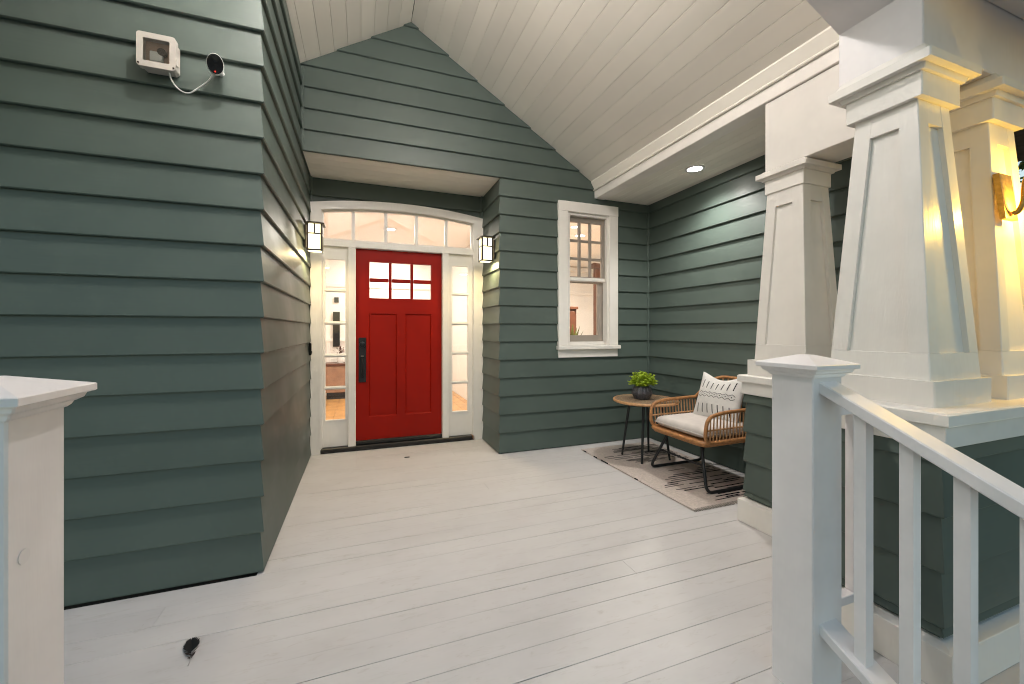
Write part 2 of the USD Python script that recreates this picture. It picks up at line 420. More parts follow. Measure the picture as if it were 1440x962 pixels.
# gable wall with the recess round the entry
t = Thing("siding_wall", "green gabled clapboard wall with the window and the recessed red door", "wall", (XR, YG, 0))
WH = (2.085, 1.10, 2.635, 2.56)
clipR = Polygon([(XR, 0), (XW, 0), (XW, 2.76), (2.50, 2.76), (2.50, 2.834), (XR, 2.834)])
siding(t, (0, YG), (1, 0), (0, -1), XR, XW, clipR, holes=[WH], mitre0=1)
clipU = Polygon([(XB, 2.834), (2.52, 2.834), (2.52, ceil_z(2.52) - 0.003), (RX, RZ - 0.003), (XB, ceil_z(XB) - 0.003)])
siding(t, (0, YG), (1, 0), (0, -1), XB, 2.6, clipU)
siding(t, (XR, 0), (0, 1), (-1, 0), YG, YD, sbox(YG, 0, YD, 2.83), mitre0=1)
def arc(apex, x, k=0.0926, xc=0.41): return apex - k * (x - xc) ** 2
def arch_poly(x0, x1, z0, apex, n=28):
    xs = np.linspace(x1, x0, n)
    return Polygon([(x0, z0), (x1, z0)] + [(x, arc(apex, x)) for x in xs])
archhole = arch_poly(-0.47, 1.305, -1, 2.625)
siding(t, (0, YD), (1, 0), (0, -1), XB, XR, sbox(XB, 0, XR, 2.83).difference(archhole))
t.add("starter_strip", bx(XR + 0.002, XW, YG - 0.012, YG + 0.004, 0.001, 0.02), "dark_gap")
t.add("starter_strip", bx(XR - 0.012, XR + 0.004, YG + 0.005, YD, 0.001, 0.02), "dark_gap")
core = Polygon([(XR + .006, 0), (XW + .3, 0), (XW + .3, 3.0), (2.55, 3.0), (RX, RZ + .1), (XB, ceil_z(XB) + .1), (XB, 2.87), (XR + .006, 2.87)])
t.add("wall_core", extr(core.difference(sbox(*WH)), YG + 0.006, YG + 0.10), "interior_white")
t.add("wall_core", bx(XR + 0.006, XR + 0.10, YG + 0.101, YD + 0.08, 0, 2.87), "interior_white")
t.add("wall_core", extr(sbox(XB, 0, XR + .1, 2.87).difference(arch_poly(-0.43, 1.25, -1, 2.59)), YD + 0.006, YD + 0.08), "interior_white")
ct = 0.034
t.add("corner_trim", cb(XB + 0.001, XB + ct, YG - ct, YG - 0.001, 2.836, ceil_z(XB) - 0.03), "siding_paint")
t.add("corner_trim", cb(XB + 0.001, XB + ct, YD - ct, YD - 0.001, 2.56, 2.83), "siding_paint")
t.add("corner_trim", cb(XR - ct, XR - 0.001, YD - ct, YD - 0.001, 2.56, 2.83), "siding_paint")
t.add("corner_trim", cb(XW - ct, XW - 0.001, YG - ct, YG - 0.001, 0.003, ZN - 0.003), "siding_paint")
# end wall of the seating nook
t = Thing("siding_wall", "green clapboard wall behind the rattan chair, under the lit nook ceiling", "wall", (XW, YG, 0))
siding(t, (XW, 0), (0, 1), (-1, 0), 1.32, YG, sbox(1.32, 0, YG, ZN + 0.01))
t.add("wall_core", bx(XW + 0.006, XW + 0.12, 1.32, YG, 0, 3.0), "interior_white")
t.add("starter_strip", bx(XW - 0.012, XW + 0.004, 1.32, YG, 0.001, 0.02), "dark_gap")

# ================================================================== CEILINGS
def slope_board(xa, xb, y0, y1, sgn):
    """one tongue-and-groove board of the sloped ceiling; xa < xb along the slope from the ridge outwards (distance in x)"""
    s = math.hypot(1, PITCH); c = 0.0038; th = 0.018
    nx, nz = -PITCH / s, -1 / s           # downward normal for the right slope
    ux, uz = 1 / s, -PITCH / s
    w = (xb - xa) * s
    prof = [(0, th), (0, c), (c, 0), (w - c, 0), (w, c), (w, th)]
    p2 = []
    for u, d in prof:
        X = xa + ux * u - nx * d; Z = (RZ - PITCH * xa) + uz * u - nz * d
        p2.append((RX + sgn * X, Z))
    P = [(x, y0, z) for x, z in p2] + [(x, y1, z) for x, z in p2]
    return hull(P)
t = Thing("porch_ceiling", "vaulted cream ceiling of tongue-and-groove boards over the porch", "ceiling", (RX, 1.26, RZ))
bw = 0.133 / math.hypot(1, PITCH)
k = 0
while k * bw < 2.03:
    t.add("ceiling_board", slope_board(k * bw + 0.0003, (k + 1) * bw - 0.0003, 1.262, YG + 0.01, 1), "ceiling_paint"); k += 1
k = 0
while k * bw < 2.1:
    y1 = YG + 0.01 if (k + 1) * bw < RX - XB + 0.03 else YA + 0.004
    if y1 < 3 and k * bw < RX - XB:
        y1 = YA + 0.004
    t.add("ceiling_board", slope_board(k * bw + 0.0003, (k + 1) * bw - 0.0003, 1.262, y1, -1), "ceiling_paint"); k += 1
kb = math.floor((RX - XB) / bw)
t.add("ceiling_board", slope_board(kb * bw + 0.0006, RX - XB - 0.004, YA + 0.02, YG + 0.01, -1), "ceiling_paint")

t = Thing("nook_ceiling", "flat board ceiling over the seating nook, holding the lit downlight", "ceiling", (2.85, 2.9, ZN))
nb = 7; wn = (XW + 0.01 - 2.578) / nb
for k in range(nb):
    x0 = 2.578 + k * wn
    c = 0.004
    prof = [(x0 + .0003, .016), (x0 + .0003, c), (x0 + c, 0), (x0 + wn - c, 0), (x0 + wn - .0003, c), (x0 + wn - .0003, .016)]
    t.add("soffit_board", hull([(x, y, ZN + z) for x, z in prof for y in (1.27, YG + 0.01)]), "ceiling_paint")
t = Thing("entry_soffit", "narrow cream board soffit over the recessed red door", "soffit", (0.41, 4.28, ZS))
ne = 5; we = (YD + 0.01 - YG + 0.008) / ne
for k in range(ne):
    y0 = YG - 0.008 + k * we
    t.add("soffit_board", cb(XB + 0.002, XR + 0.003, y0 + .0003, y0 + we - .0003, ZS, ZS + 0.016, 0.002), "ceiling_paint")

t = Thing("ceiling_beam", "cream beam with crown moulding along the low side of the vaulted ceiling", "beam", (XF, 2.6, ZN))
t.add("frieze_board", cb(XF, 2.575, 1.262, YG - 0.001, ZN - 0.004, ceil_z(XF) + 0.03, 0.004), "trim_paint")
cz = ceil_z(XF - 0.03)
t.add("crown_moulding", hull([(x, y, z) for y in (1.263, YG - 0.001) for x, z in ((XF - 0.001, cz - 0.075), (XF - 0.014, cz - 0.075), (XF - 0.05, cz - 0.002), (XF - 0.045, cz + 0.02), (XF - 0.001, cz + 0.0))]), "ceiling_paint")
t.add("bead", tube([(XF - 0.010, 1.263, cz - 0.082), (XF - 0.010, YG - 0.002, cz - 0.082)], 0.010, 8), "ceiling_paint", smooth=40)
t.add("header", cb(XF + 0.016, 2.722, 1.262, 1.912, 2.297, ZN - 0.006, 0.003), "trim_paint")

# front gable beam and the post block that carries it
bm = Polygon([(-3.2, 2.68), (-1.25, 2.66), (RX, 3.40), (2.15, 2.632), (2.88, 2.66), (3.4, 2.74), (3.4, 3.05), (2.7, 3.15), (RX, 4.42), (-1.9, 3.0), (-3.2, 2.95)])
t = Thing("gable_beam", "pale sloped beam of the front gable above the double columns", "beam", (2.5, 1.1, 2.7))
t.add("beam_body", extr(bm, 0.962, 1.258), "railing_paint")
t.add("post_block", cb(2.100, 2.911, 0.953, 1.2605, 2.408, 2.735, 0.004), "railing_paint")
t.add("eave_soffit", cb(2.02, 5.2, 0.22, 0.951, 2.712, 2.735, 0.003), "railing_paint")
t.add("fascia", cb(2.0, 5.2, 0.18, 0.218, 2.66, 2.86, 0.003), "railing_paint")
rf = Thing("roof", "grey shingled roof over the porch and the house", "roof", (RX, 4, RZ + 0.3))
for s in (1, -1):
    pr = [(0, 4.46), (2.25, 3.13), (5.6, 2.92), (5.6, 3.02), (2.25, 3.26), (0, 4.62)]
    rf.add("slope", extr(Polygon([(RX + s * x, z) for x, z in pr]), 0.2, 9.6), "roof_shingle")

# ================================================================== COLUMNS AND LOW WALLS
def tapered_column(name, label, cx, cy, z0, pl, sb, zt, stp, bh, zb0, zb1, caph, zc0, zc1, top, group=None):
    t = Thing(name, label, "column", (cx, cy, z0), "tapered porch columns")
    zp = z0 + 0.10
    t.add("plinth", frustum(cx, cy, [(z0, pl), (zp, pl)]), "trim_paint")
    def H(z): return sb + (stp - sb) * (z - zp) / (zt - zp)
    r = 0.018; za, zb = zp + 0.105, zt - 0.095; s = 0.066
    # panels (one core), corner boards, rails
    t.add("panel", frustum(cx, cy, [(zp, H(zp) - r), (zt, H(zt) - r)]), "trim_paint")
    for sx in (-1, 1):
        for sy in (-1, 1):
            P = []
            for z in (za - 0.0005, zt):
                h = H(z); c = 0.003
                a, b = sx * h, sy * h; a2, b2 = sx * (h - s), sy * (h - s)
                P += [(cx + a, cy + b - sy * c, z), (cx + a - sx * c, cy + b, z), (cx + a2, cy + b, z), (cx + a2, cy + b2, z), (cx + a, cy + b2, z)]
            t.add("corner_board", hull(P), "trim_paint")
    P = []
    t.add("bottom_rail", frustum(cx, cy, [(zp, H(zp)), (za - 0.0012, H(za))]), "trim_paint")
    for (dx, dy) in ((1, 0), (-1, 0), (0, 1), (0, -1)):
        P = []
        for z in (zb, zt):
            h = H(z); w = h - s - 0.0002
            for u in (-w, w):
                for d in (h - 0.0008, h - 0.03):
                    P.append((cx + dx * d + dy * u, cy + dy * d + dx * u, z))
        t.add("top_rail", hull(P), "trim_paint")
    t.add("collar", frustum(cx, cy, [(zt, bh - 0.002), (zb0, bh - 0.002)]) if zb0 > zt + 0.002 else frustum(cx, cy, [(zt - 0.002, bh), (zb1, bh)]), "trim_paint")
    if zb0 > zt + 0.002:
        t.add("collar", frustum(cx, cy, [(zb0, bh), (zb1, bh)]), "trim_paint")
    t.add("capital", frustum(cx, cy, [(zb1, bh + 0.012), (zc0 + .001, bh + 0.02)]), "trim_paint")
    t.add("capital", frustum(cx, cy, [(zc0, caph), (zc1, caph)]), "trim_paint")
    t.add("moulding", frustum(cx, cy, [(zc1, caph - 0.012), (top, bh + 0.008)]), "trim_paint")
    return t
C1, C2, C3 = (2.235, 1.092), (2.593, 1.796), (2.775, 1.092)
tapered_column("tapered_column", "big white tapered column rising behind the newel post at the stair", *C1, 0.974, 0.204, 0.182, 2.216, 0.112, 0.137, 2.217, 2.310, 0.184, 2.331, 2.367, 2.409)
tapered_column("tapered_column", "farther cream tapered column standing beside the chair, under the beam end", *C2, 0.974, 0.195, 0.166, 2.153, 0.115, 0.125, 2.154, 2.236, 0.163, 2.252, 2.282, 2.298)
tapered_column("tapered_column", "white tapered column with the brass lantern mounted on it", *C3, 0.974, 0.204, 0.182, 2.216, 0.112, 0.137, 2.217, 2.310, 0.184, 2.331, 2.367, 2.409)

PL = [0.163, 0.203, 0.399, 0.596, 0.79, 0.86]
def pedestal(name, label, cat, x0, x1, y0, y1, base, cap, zskirt=0.135):
    """sided low wall: skirt, clapboards, frieze board, cap"""
    t = Thing(name, label, cat, ((x0 + x1) / 2, (y0 + y1) / 2, 0))
    t.add("wall_core", bx(x0 + .006, x1 - .006, y0 + .006, y1 - .006, 0.14, 0.90), "siding_paint")
    c = sbox(-9, 0.10, 9, 0.86)
    siding(t, (0, y0), (1, 0), (0, -1), x0, x1, c, mitre0=1, mitre1=1, laps=PL, tb=0.017, tt=0.001)
    siding(t, (x0, 0), (0, 1), (-1, 0), y0, y1, c, mitre0=1, mitre1=1, laps=PL, tb=0.017, tt=0.001)
    siding(t, (0, y1), (1, 0), (0, 1), x0, x1, c, mitre0=1, mitre1=1, laps=PL, tb=0.017, tt=0.001)
    siding(t, (x1, 0), (0, 1), (1, 0), y0, y1, c, mitre0=1, mitre1=1, laps=PL, tb=0.017, tt=0.001)
    b = base
    P = []
    for z, o in ((0.002, b), (zskirt + 0.010, b), (zskirt + 0.013, b - 0.003), (zskirt + 0.022, 0.010)):
        P += [(x, y, z) for x in (x0 - o, x1 + o) for y in (y0 - o, y1 + o)]
    t.add("skirt_board", hull(P), "trim_paint")
    o = 0.012 + TB * 0.4
    t.add("frieze_board", cb(x0 - o, x1 + o, y0 - o, y1 + o, 0.848, 0.9275), "trim_paint")
    P = []
    for z, o in ((0.928, cap - .002), (0.931, cap), (0.968, cap), (0.974, cap - 0.008)):
        P += [(x, y, z) for x in (x0 - o, x1 + o) for y in (y0 - o, y1 + o)]
    t.add("cap", hull(P), "trim_paint")
    return t
pedestal("sided_pedestal", "square green clapboard pedestal under the farther cream column", "pedestal", C2[0] - .196, C2[0] + .196, C2[1] - .196, C2[1] + .196, 0.038, 0.040)
pedestal("sided_low_wall", "low green clapboard wall carrying the two big white columns", "low wall", 1.955, 3.60, 0.838, 1.346, 0.052, 0.036)

# ================================================================== NEWELS AND RAILINGS
def newel(name, label, x0, y0, w, zb):
    cx, cy, h = x0 + w / 2, y0 + w / 2, w / 2
    t = Thing(name, label, "newel post", (cx, cy, zb), "newel posts")
    t.add("post", frustum(cx, cy, [(zb, h), (1.12, h)], 0.004), "railing_paint")
    t.add("moulding", frustum(cx, cy, [(1.108, h + 0.003), (1.113, h + 0.008), (1.120, h + 0.011)], 0.003), "railing_paint")
    t.add("moulding", frustum(cx, cy, [(1.1202, h + 0.013), (1.126, h + 0.022), (1.1368, h + 0.026)], 0.003), "railing_paint")
    t.add("cap", frustum(cx, cy, [(1.137, h + 0.034), (1.139, h + 0.036), (1.152, h + 0.036), (1.154, h + 0.034), (1.181, 0.022), (1.182, 0.018)], 0.001), "railing_paint")
    return t
newel("newel_post", "white newel post at the head of the stair rail", 1.422, 0.931, 0.149, -0.30)
nl = newel("newel_post", "white newel post standing alone in front of the green wall wing", -0.741, 0.984, 0.151, -0.30)
nl.add("screw_plug", trimesh.creation.cylinder(radius=0.014, height=0.0022, sections=20, transform=trimesh.transformations.rotation_matrix(np.pi / 2, [0, 1, 0], ) ).apply_translation((-0.5895, 1.022, 0.85)), "railing_paint", smooth=40)

t = Thing("stair_railing", "white sloping stair railing with square balusters", "railing", (1.497, 0.93, 0.0))
SL = (1.095 - 0.866) / (0.928 - 0.477)     # fall per metre
def sloped(x0, x1, ya, yb, zt, th, c=0.004):
    """rail falling towards -y; zt = top height at ya"""
    P = []
    for y in (ya, yb):
        z = zt - SL * (ya - y)
        for x in (x0, x1):
            s = 1 if x == x0 else -1
            P += [(x + s * c, y, z), (x, y, z - c), (x, y, z - th + c), (x + s * c, y, z - th)]
    return hull(P)
YE = -0.70
t.add("handrail", sloped(1.452, 1.541, 0.931, YE, 1.0945, 0.040), "railing_paint")
t.add("bottom_rail", sloped(1.452, 1.541, 0.931, YE, 0.274, 0.038), "railing_paint")
yb = 0.842
while yb > YE + 0.05:
    y0, y1 = yb - 0.033, yb
    P = []
    for y in (y0, y1):
        for x in (1.478, 1.515):
            P += [(x, y, 1.0945 - 0.0405 - SL * (0.931 - y)), (x, y, 0.274 - SL * (0.931 - y) - 0.001)]
    t.add("baluster", hull(P), "railing_paint")
    yb -= 0.1165
t = Thing("short_guard_rail", "short level white guard rail between the newel post and the low wall", "railing", (1.76, 1.0, 0.2))
t.add("top_rail", cb(1.5712, 1.933, 1.030, 1.079, 0.940, 0.982), "railing_paint")
t.add("bottom_rail", cb(1.5712, 1.933, 1.034, 1.075, 0.196, 0.232), "railing_paint")
for x in (1.822,):
    t.add("baluster", cb(x, x + 0.034, 1.037, 1.071, 0.2325, 0.9395), "railing_paint")

# ================================================================== ENTRY: SURROUND AND DOOR
t = Thing("door_surround", "cream door surround with arched transom and two glazed sidelights", "door frame", (0.41, YD, 0))
outer = arch_poly(-0.492, 1.322, 0.002, 2.642); inner = arch_poly(-0.400, 1.218, -0.1, 2.566)
t.add("casing", extr(outer.difference(inner), 4.552, 4.606), "trim_paint")
bead = arch_poly(-0.408, 1.226, -0.1, 2.574).difference(arch_poly(-0.392, 1.210, -0.2, 2.558)).intersection(sbox(-9, 0.05, 9, 9))
t.add("casing_bead", extr(bead, 4.5455, 4.5515), "trim_paint")
jr = inner.buffer(-0.0005).difference(arch_poly(-0.385, 1.203, -0.2, 2.556)).intersection(sbox(-9, 0.05, 9, 9))
t.add("jamb", extr(jr, 4.578, 4.69), "trim_paint")
t.add("transom_bar", cb(-0.3995, 1.2175, 4.572, 4.68, 2.138, 2.205, 0.004), "trim_paint")
for x0, x1 in ((-0.137, -0.062), (0.851, 0.925)):
    t.add("jamb_post", cb(x0, x1, 4.572, 4.68, 0.028, 2.1375, 0.004), "trim_paint")
gl = arch_poly(-0.372, 1.190, 2.222, 2.545)
ts = arch_poly(-0.3845, 1.2025, 2.2055, 2.5555).difference(gl)
t.add("transom_sash", extr(ts, 4.606, 4.645), "trim_paint")
xm = [-0.372, -0.088, 0.242, 0.569, 0.900, 1.190]
for x in xm[1:-1]:
    t.add("muntin", extr(sbox(x - 0.017, 2.2225, x + 0.017, arc(2.545, x) - 0.0005), 4.610, 4.643), "trim_paint")
for a, b in zip(xm[:-1], xm[1:]):
    t.add("pane", extr(gl.intersection(sbox(a, 0, b, 3)), 4.628, 4.632), "pane_glass")
for (px0, px1, gx0, gx1) in ((-0.3845, -0.1375, -0.356, -0.166), (0.9255, 1.2025, 0.970, 1.152)):
    fr = sbox(px0, 0.056, px1, 2.1375).difference(sbox(gx0, 0.333, gx1, 2.006))
    t.add("sidelight_panel", extr(fr, 4.612, 4.65), "trim_paint")
    ring = sbox(gx0 - 0.014, 0.319, gx1 + 0.014, 2.02).difference(sbox(gx0 + 0.0, 0.333, gx1, 2.006))
    t.add("glazing_bead", extr(ring, 4.6065, 4.6115), "trim_paint")
    for z in (1.684, 1.345, 1.005, 0.668):
        t.add("muntin", tube([(gx0 - 0.008, 4.618, z), (gx1 + 0.008, 4.618, z)], 0.0185, 10), "trim_paint", smooth=40)
    zz = [0.333, 0.668, 1.005, 1.345, 1.684, 2.006]
    for a, b in zip(zz[:-1], zz[1:]):
        t.add("pane", bx(gx0, gx1, 4.630, 4.634, a, b), "pane_glass")
t.add("threshold", cb(-0.4, 1.2, 4.56, 4.70, 0.003, 0.052, 0.008), "threshold_metal")
t.add("sill_plate", cb(-0.0615, 0.8505, 4.60, 4.69, 0.0525, 0.090, 0.006), "threshold_metal")

t = Thing("front_door", "red paneled front door with six small panes at the top", "door", (0.395, 4.62, 0.09))
X0, X1, Z0, Z1 = -0.0605, 0.8495, 0.094, 2.1345
LX = [(0.076, 0.274), (0.306, 0.503), (0.535, 0.732)]; LZ = [(1.615, 1.790), (1.830, 2.005)]
PX = [(0.068, 0.359), (0.449, 0.732)]
slab = sbox(X0, Z0, X1, Z1).difference(sbox(LX[0][0], LZ[0][0], LX[2][1], LZ[1][1]))
for a, b in PX:
    slab = slab.difference(sbox(a, 0.336, b, 1.448))
t.add("slab", extr(slab, 4.622, 4.666), "red_paint")
gx = [(LX[0][1], LX[1][0]), (LX[1][1], LX[2][0])]
for a, b in gx:
    t.add("muntin", cb(a + 0.001, b - 0.001, 4.6225, 4.664, LZ[0][0] + .0005, LZ[1][1] - .0005, 0.005), "red_paint")
for a, b in LX:
    t.add("muntin", cb(a + 0.0015, b - 0.0015, 4.6235, 4.663, LZ[0][1], LZ[1][0], 0.005), "red_paint")
    for za, zb in LZ:
        t.add("pane", bx(a, b, 4.642, 4.646, za, zb), "pane_glass")
for a, b in PX:
    p = t.add("panel", bx(a - 0.004, b + 0.004, 4.636, 4.65, 0.332, 1.452), "red_paint")
    for (u0, u1, w0, w1, ax) in ((a, b, 0.336, 0.348, 0), (a, b, 1.436, 1.448, 1), (a, a + 0.012, 0.349, 1.435, 2), (b - 0.012, b, 0.349, 1.435, 3)):
        if ax < 2:
            P = [(x, y, z) for x in (u0, u1) for (y, z) in (((4.6235, w0), (4.636, w1), (4.636, w0)) if ax == 0 else ((4.6235, w1), (4.636, w0), (4.636, w1)))]
        else:
            P = [(x, y, z) for z in (w0, w1) for (x, y) in (((u0, 4.6235), (u1, 4.636), (u0, 4.636)) if ax == 2 else ((u1, 4.6235), (u0, 4.636), (u1, 4.636)))]
        t.add("panel_bead", hull(P), "red_paint")
hp = t.add("handle_plate", cb(-0.034, 0.040, 4.612, 4.6215, 0.714, 1.190, 0.004), "handle_metal")
t.add("deadbolt", lathe([(0, 0), (0.030, 0), (0.028, 0.012), (0.012, 0.016), (0, 0.017)], n=24).apply_transform(trimesh.transformations.rotation_matrix(np.pi / 2, [1, 0, 0])).apply_translation((0.003, 4.6118, 1.115)), "handle_metal", smooth=40)
grip = t.add("grip", tube(smooth_path([(0.003, 4.611, 0.785), (0.003, 4.575, 0.80), (0.003, 4.563, 0.87), (0.003, 4.568, 0.93), (0.003, 4.590, 0.965), (0.003, 4.611, 0.97)], 6), 0.011, 10), "handle_metal", smooth=60)
t.add("thumb_latch", hull([(x, y, z) for x in (-0.012, 0.018) for y, z in ((4.611, 0.985), (4.611, 0.995), (4.575, 1.0), (4.578, 0.99))]), "worn_metal")

# ================================================================== WINDOW
t = Thing("window", "tall narrow double-hung window with cream casing and taupe sashes", "window", (2.36, YG, 1.06))
yc = YG - 0.042
t.add("casing", cb(1.982, 2.096, yc, YG - 0.001, 1.102, 2.5595), "trim_paint")
t.add("casing", cb(2.624, 2.737, yc, YG - 0.001, 1.102, 2.5595), "trim_paint")
t.add("casing", cb(1.980, 2.739, yc - 0.002, YG - 0.001, 2.560, 2.671), "trim_paint")
t.add("sill", cb(1.968, 2.754, YG - 0.075, YG + 0.03, 1.058, 1.101, 0.005), "trim_paint")
t.add("apron", cb(1.984, 2.736, YG - 0.036, YG - 0.001, 0.972, 1.0575), "trim_paint")
for x0, x1 in ((2.0965, 2.130), (2.606, 2.6235)):
    t.add("jamb", cb(x0, x1, YG - 0.022, YG + 0.11, 1.102, 2.559, 0.002), "trim_paint")
t.add("jamb", cb(2.1305, 2.6055, YG - 0.018, YG + 0.11, 2.531, 2.559, 0.002), "trim_paint")
t.add("jamb", cb(2.1305, 2.6055, YG + 0.031, YG + 0.11, 1.102, 1.140, 0.002), "trim_paint")
up = sbox(2.1305, 1.857, 2.6055, 2.5305).difference(sbox(2.151, 1.866, 2.566, 2.472))
us = t.add("upper_sash", extr(up, YG + 0.032, YG + 0.064), "sash_paint")
for x in (2.281, 2.417):
    t.add("muntin", cb(x - 0.016, x + 0.016, YG + 0.034, YG + 0.062, 1.8665, 2.4715), "sash_paint", parent=us)
for z in (2.266, 2.067):
    for a, b in ((2.1515, 2.2648), (2.2972, 2.4008), (2.4332, 2.5655)):
        t.add("muntin", cb(a, b, YG + 0.035, YG + 0.061, z - 0.014, z + 0.014), "sash_paint", parent=us)
for a, b in ((2.151, 2.265), (2.297, 2.401), (2.433, 2.566)):
    for c, d in ((1.866, 2.053), (2.081, 2.252), (2.280, 2.472)):
        t.add("pane", bx(a, b, YG + 0.046, YG + 0.050, c, d), "pane_glass", parent=us)
t.add("meeting_rail", cb(2.1305, 2.6055, YG + 0.024, YG + 0.0655, 1.818, 1.8565, 0.004), "trim_paint")
lo = sbox(2.1305, 1.1405, 2.6055, 1.8175).difference(sbox(2.142, 1.213, 2.535, 1.800))
ls = t.add("lower_sash", extr(lo, YG + 0.070, YG + 0.100), "sash_paint")
t.add("pane", bx(2.142, 2.535, YG + 0.083, YG + 0.087, 1.213, 1.800), "pane_glass", parent=ls)

# ================================================================== DOWNLIGHTS
def downlight(name, label, pos, power, color, group=None, vis=True):
    x, y, z = pos
    t = Thing(name, label, "ceiling light", pos, group)
    ring = trimesh.creation.annulus(r_min=0.064, r_max=0.084, height=0.006, sections=40)
    t.add("trim_ring", ring.apply_translation((x, y, z - 0.004)), "camera_white", smooth=40)
    t.add("lens", trimesh.creation.cylinder(radius=0.0635, height=0.004, sections=40).apply_translation((x, y, z - 0.003)), "lamp_disc")
    sl = UsdLux.SphereLight.Define(stage, t.path + "/lamp"); sl.CreateRadiusAttr(0.03); sl.CreateIntensityAttr(power); sl.CreateColorAttr(Gf.Vec3f(*color))
    UsdGeom.Xformable(sl).AddTranslateOp().Set(Gf.Vec3d(0, 0, -0.035))
    sh = UsdLux.ShapingAPI.Apply(sl.GetPrim()); sh.CreateShapingConeAngleAttr(68.0); sh.CreateShapingConeSoftnessAttr(1.0)
    return t
WARM = (1.0, 0.86, 0.68)
downlight("ceiling_light", "round lit downlight in the flat ceiling over the rattan chair", (2.849, 2.902, ZN), 1500 * LAMP, (1.0, 0.96, 0.90))
for (x, yl, pw, lab) in ((-0.40, 1.75, 0.52, "white globe light on the left slope of the vaulted ceiling"), (0.78, 1.85, 1.32, "white globe light on the right slope of the vaulted ceiling")):
    zc = ceil_z(x); t = Thing("ceiling_light", lab, "ceiling light", (x, yl, zc), "globe lights on the vaulted ceiling")
    t.add("canopy", lathe([(0, 0.01), (0.07, 0.0), (0.07, -0.05), (0.03, -0.06), (0, -0.06)], x, yl, 28).apply_translation((0, 0, zc)), "camera_white", smooth=40)
    sl = UsdLux.SphereLight.Define(stage, t.path + "/globe"); sl.CreateRadiusAttr(0.035); sl.CreateIntensityAttr(540 * LAMP * (0.5 + 0.5 * pw)); sl.CreateColorAttr(Gf.Vec3f(1.0, 0.955, 0.915))
    UsdGeom.Xformable(sl).AddTranslateOp().Set(Gf.Vec3d(0, 0, -0.12))
    sp = UsdLux.SphereLight.Define(stage, t.path + "/lamp"); sp.CreateRadiusAttr(0.03); sp.CreateIntensityAttr(SPOT * pw * LAMP); sp.CreateColorAttr(Gf.Vec3f(1.0, 0.965, 0.94))
    UsdGeom.Xformable(sp).AddTranslateOp().Set(Gf.Vec3d(0, 0, -0.19))
    sh = UsdLux.ShapingAPI.Apply(sp.GetPrim()); sh.CreateShapingConeAngleAttr(76.0); sh.CreateShapingConeSoftnessAttr(0.5)

# ================================================================== WALL LANTERNS AT THE DOOR
def lantern(label, cx, cy, wall_x, zb=1.992, cat="wall lantern"):
    t = Thing("wall_lantern", label, cat, (cx, cy, zb), "wall lanterns beside the door")
    h, z0, z1 = 0.064, zb, zb + 0.243
    bar = 0.0075; s = 1 if wall_x > cx else -1
    for sx in (-1, 1):
        for sy in (-1, 1):
            x, y = cx + sx * (h - bar), cy + sy * (h - bar)
            t.add("corner_post", bx(x - bar, x + bar, y - bar, y + bar, z0, z1), "bronze_metal")
    zm = z0 + 0.155
    for sx, sy in ((1, 0), (-1, 0), (0, 1), (0, -1)):
        w = h - 2 * bar - 0.0005
        for (za, zb_) in ((z0, z0 + 0.015), (zm - 0.006, zm + 0.006)):
            if sx: t.add("rail", bx(cx + sx * (h - 0.001) - .004, cx + sx * (h - 0.001), cy - w, cy + w, za, zb_) if sx > 0 else bx(cx - h + .001, cx - h + .005, cy - w, cy + w, za, zb_), "bronze_metal")
            else: t.add("rail", bx(cx - w, cx + w, cy + sy * (h - .001) - .004, cy + sy * (h - .001), za, zb_) if sy > 0 else bx(cx - w, cx + w, cy - h + .001, cy - h + .005, za, zb_), "bronze_metal")
        if sx: t.add("bar", bx(cx + sx * h - .005, cx + sx * h - .001, cy - .006, cy + .006, zm + .0065, z1) if sx > 0 else bx(cx - h + .001, cx - h + .005, cy - .006, cy + .006, zm + .0065, z1), "bronze_metal")
        else: t.add("bar", bx(cx - .006, cx + .006, cy + sy * h - .005, cy + sy * h - .001, zm + .0065, z1) if sy > 0 else bx(cx - .006, cx + .006, cy - h + .001, cy - h + .005, zm + .0065, z1), "bronze_metal")
        g_ = h - 0.009
        t.add("glass_panel", bx(cx + sx * g_ - .001, cx + sx * g_ + .001, cy - g_ + .003, cy + g_ - .003, z0 + .004, z1 - .002) if sx else bx(cx - g_ + .003, cx + g_ - .003, cy + sy * g_ - .001, cy + sy * g_ + .001, z0 + .004, z1 - .002), "lamp_glass")
    t.add("roof_plate", hull([(cx + a * r, cy + b * r, z) for a in (-1, 1) for b in (-1, 1) for r, z in ((0.083, z1 + .001), (0.083, z1 + .008), (0.05, z1 + 0.022))]), "bronze_metal")
    xa = cx + s * h
    t.add("mount_arm", bx(min(xa - s * .001, wall_x), max(xa - s * .001, wall_x), cy - 0.012, cy + 0.012, z1 - 0.075, z1 - 0.045), "bronze_metal")
    t.add("back_plate", cb(wall_x - s * 0.034, wall_x - s * 0.018, cy - 0.05, cy + 0.05, z0 + 0.03, z1 - 0.01, 0.004), "bronze_metal")
    t.add("bottom_diffuser", bx(cx - h + .012, cx + h - .012, cy - h + .012, cy + h - .012, z0 + .002, z0 + .004), "lamp_glass")
    for dz in (-0.03,):
        disk_light(t.path + "/lamp", (0, 0, -0.006), 0.05, 150 * LAMP, (1.0, 0.78, 0.40))
    return t
lantern("lit square bronze wall lantern on the clapboards to the left of the door", -0.405, 4.13, XB)
lantern("lit square bronze wall lantern on the clapboards to the right of the door", 1.228, 4.13, XR)

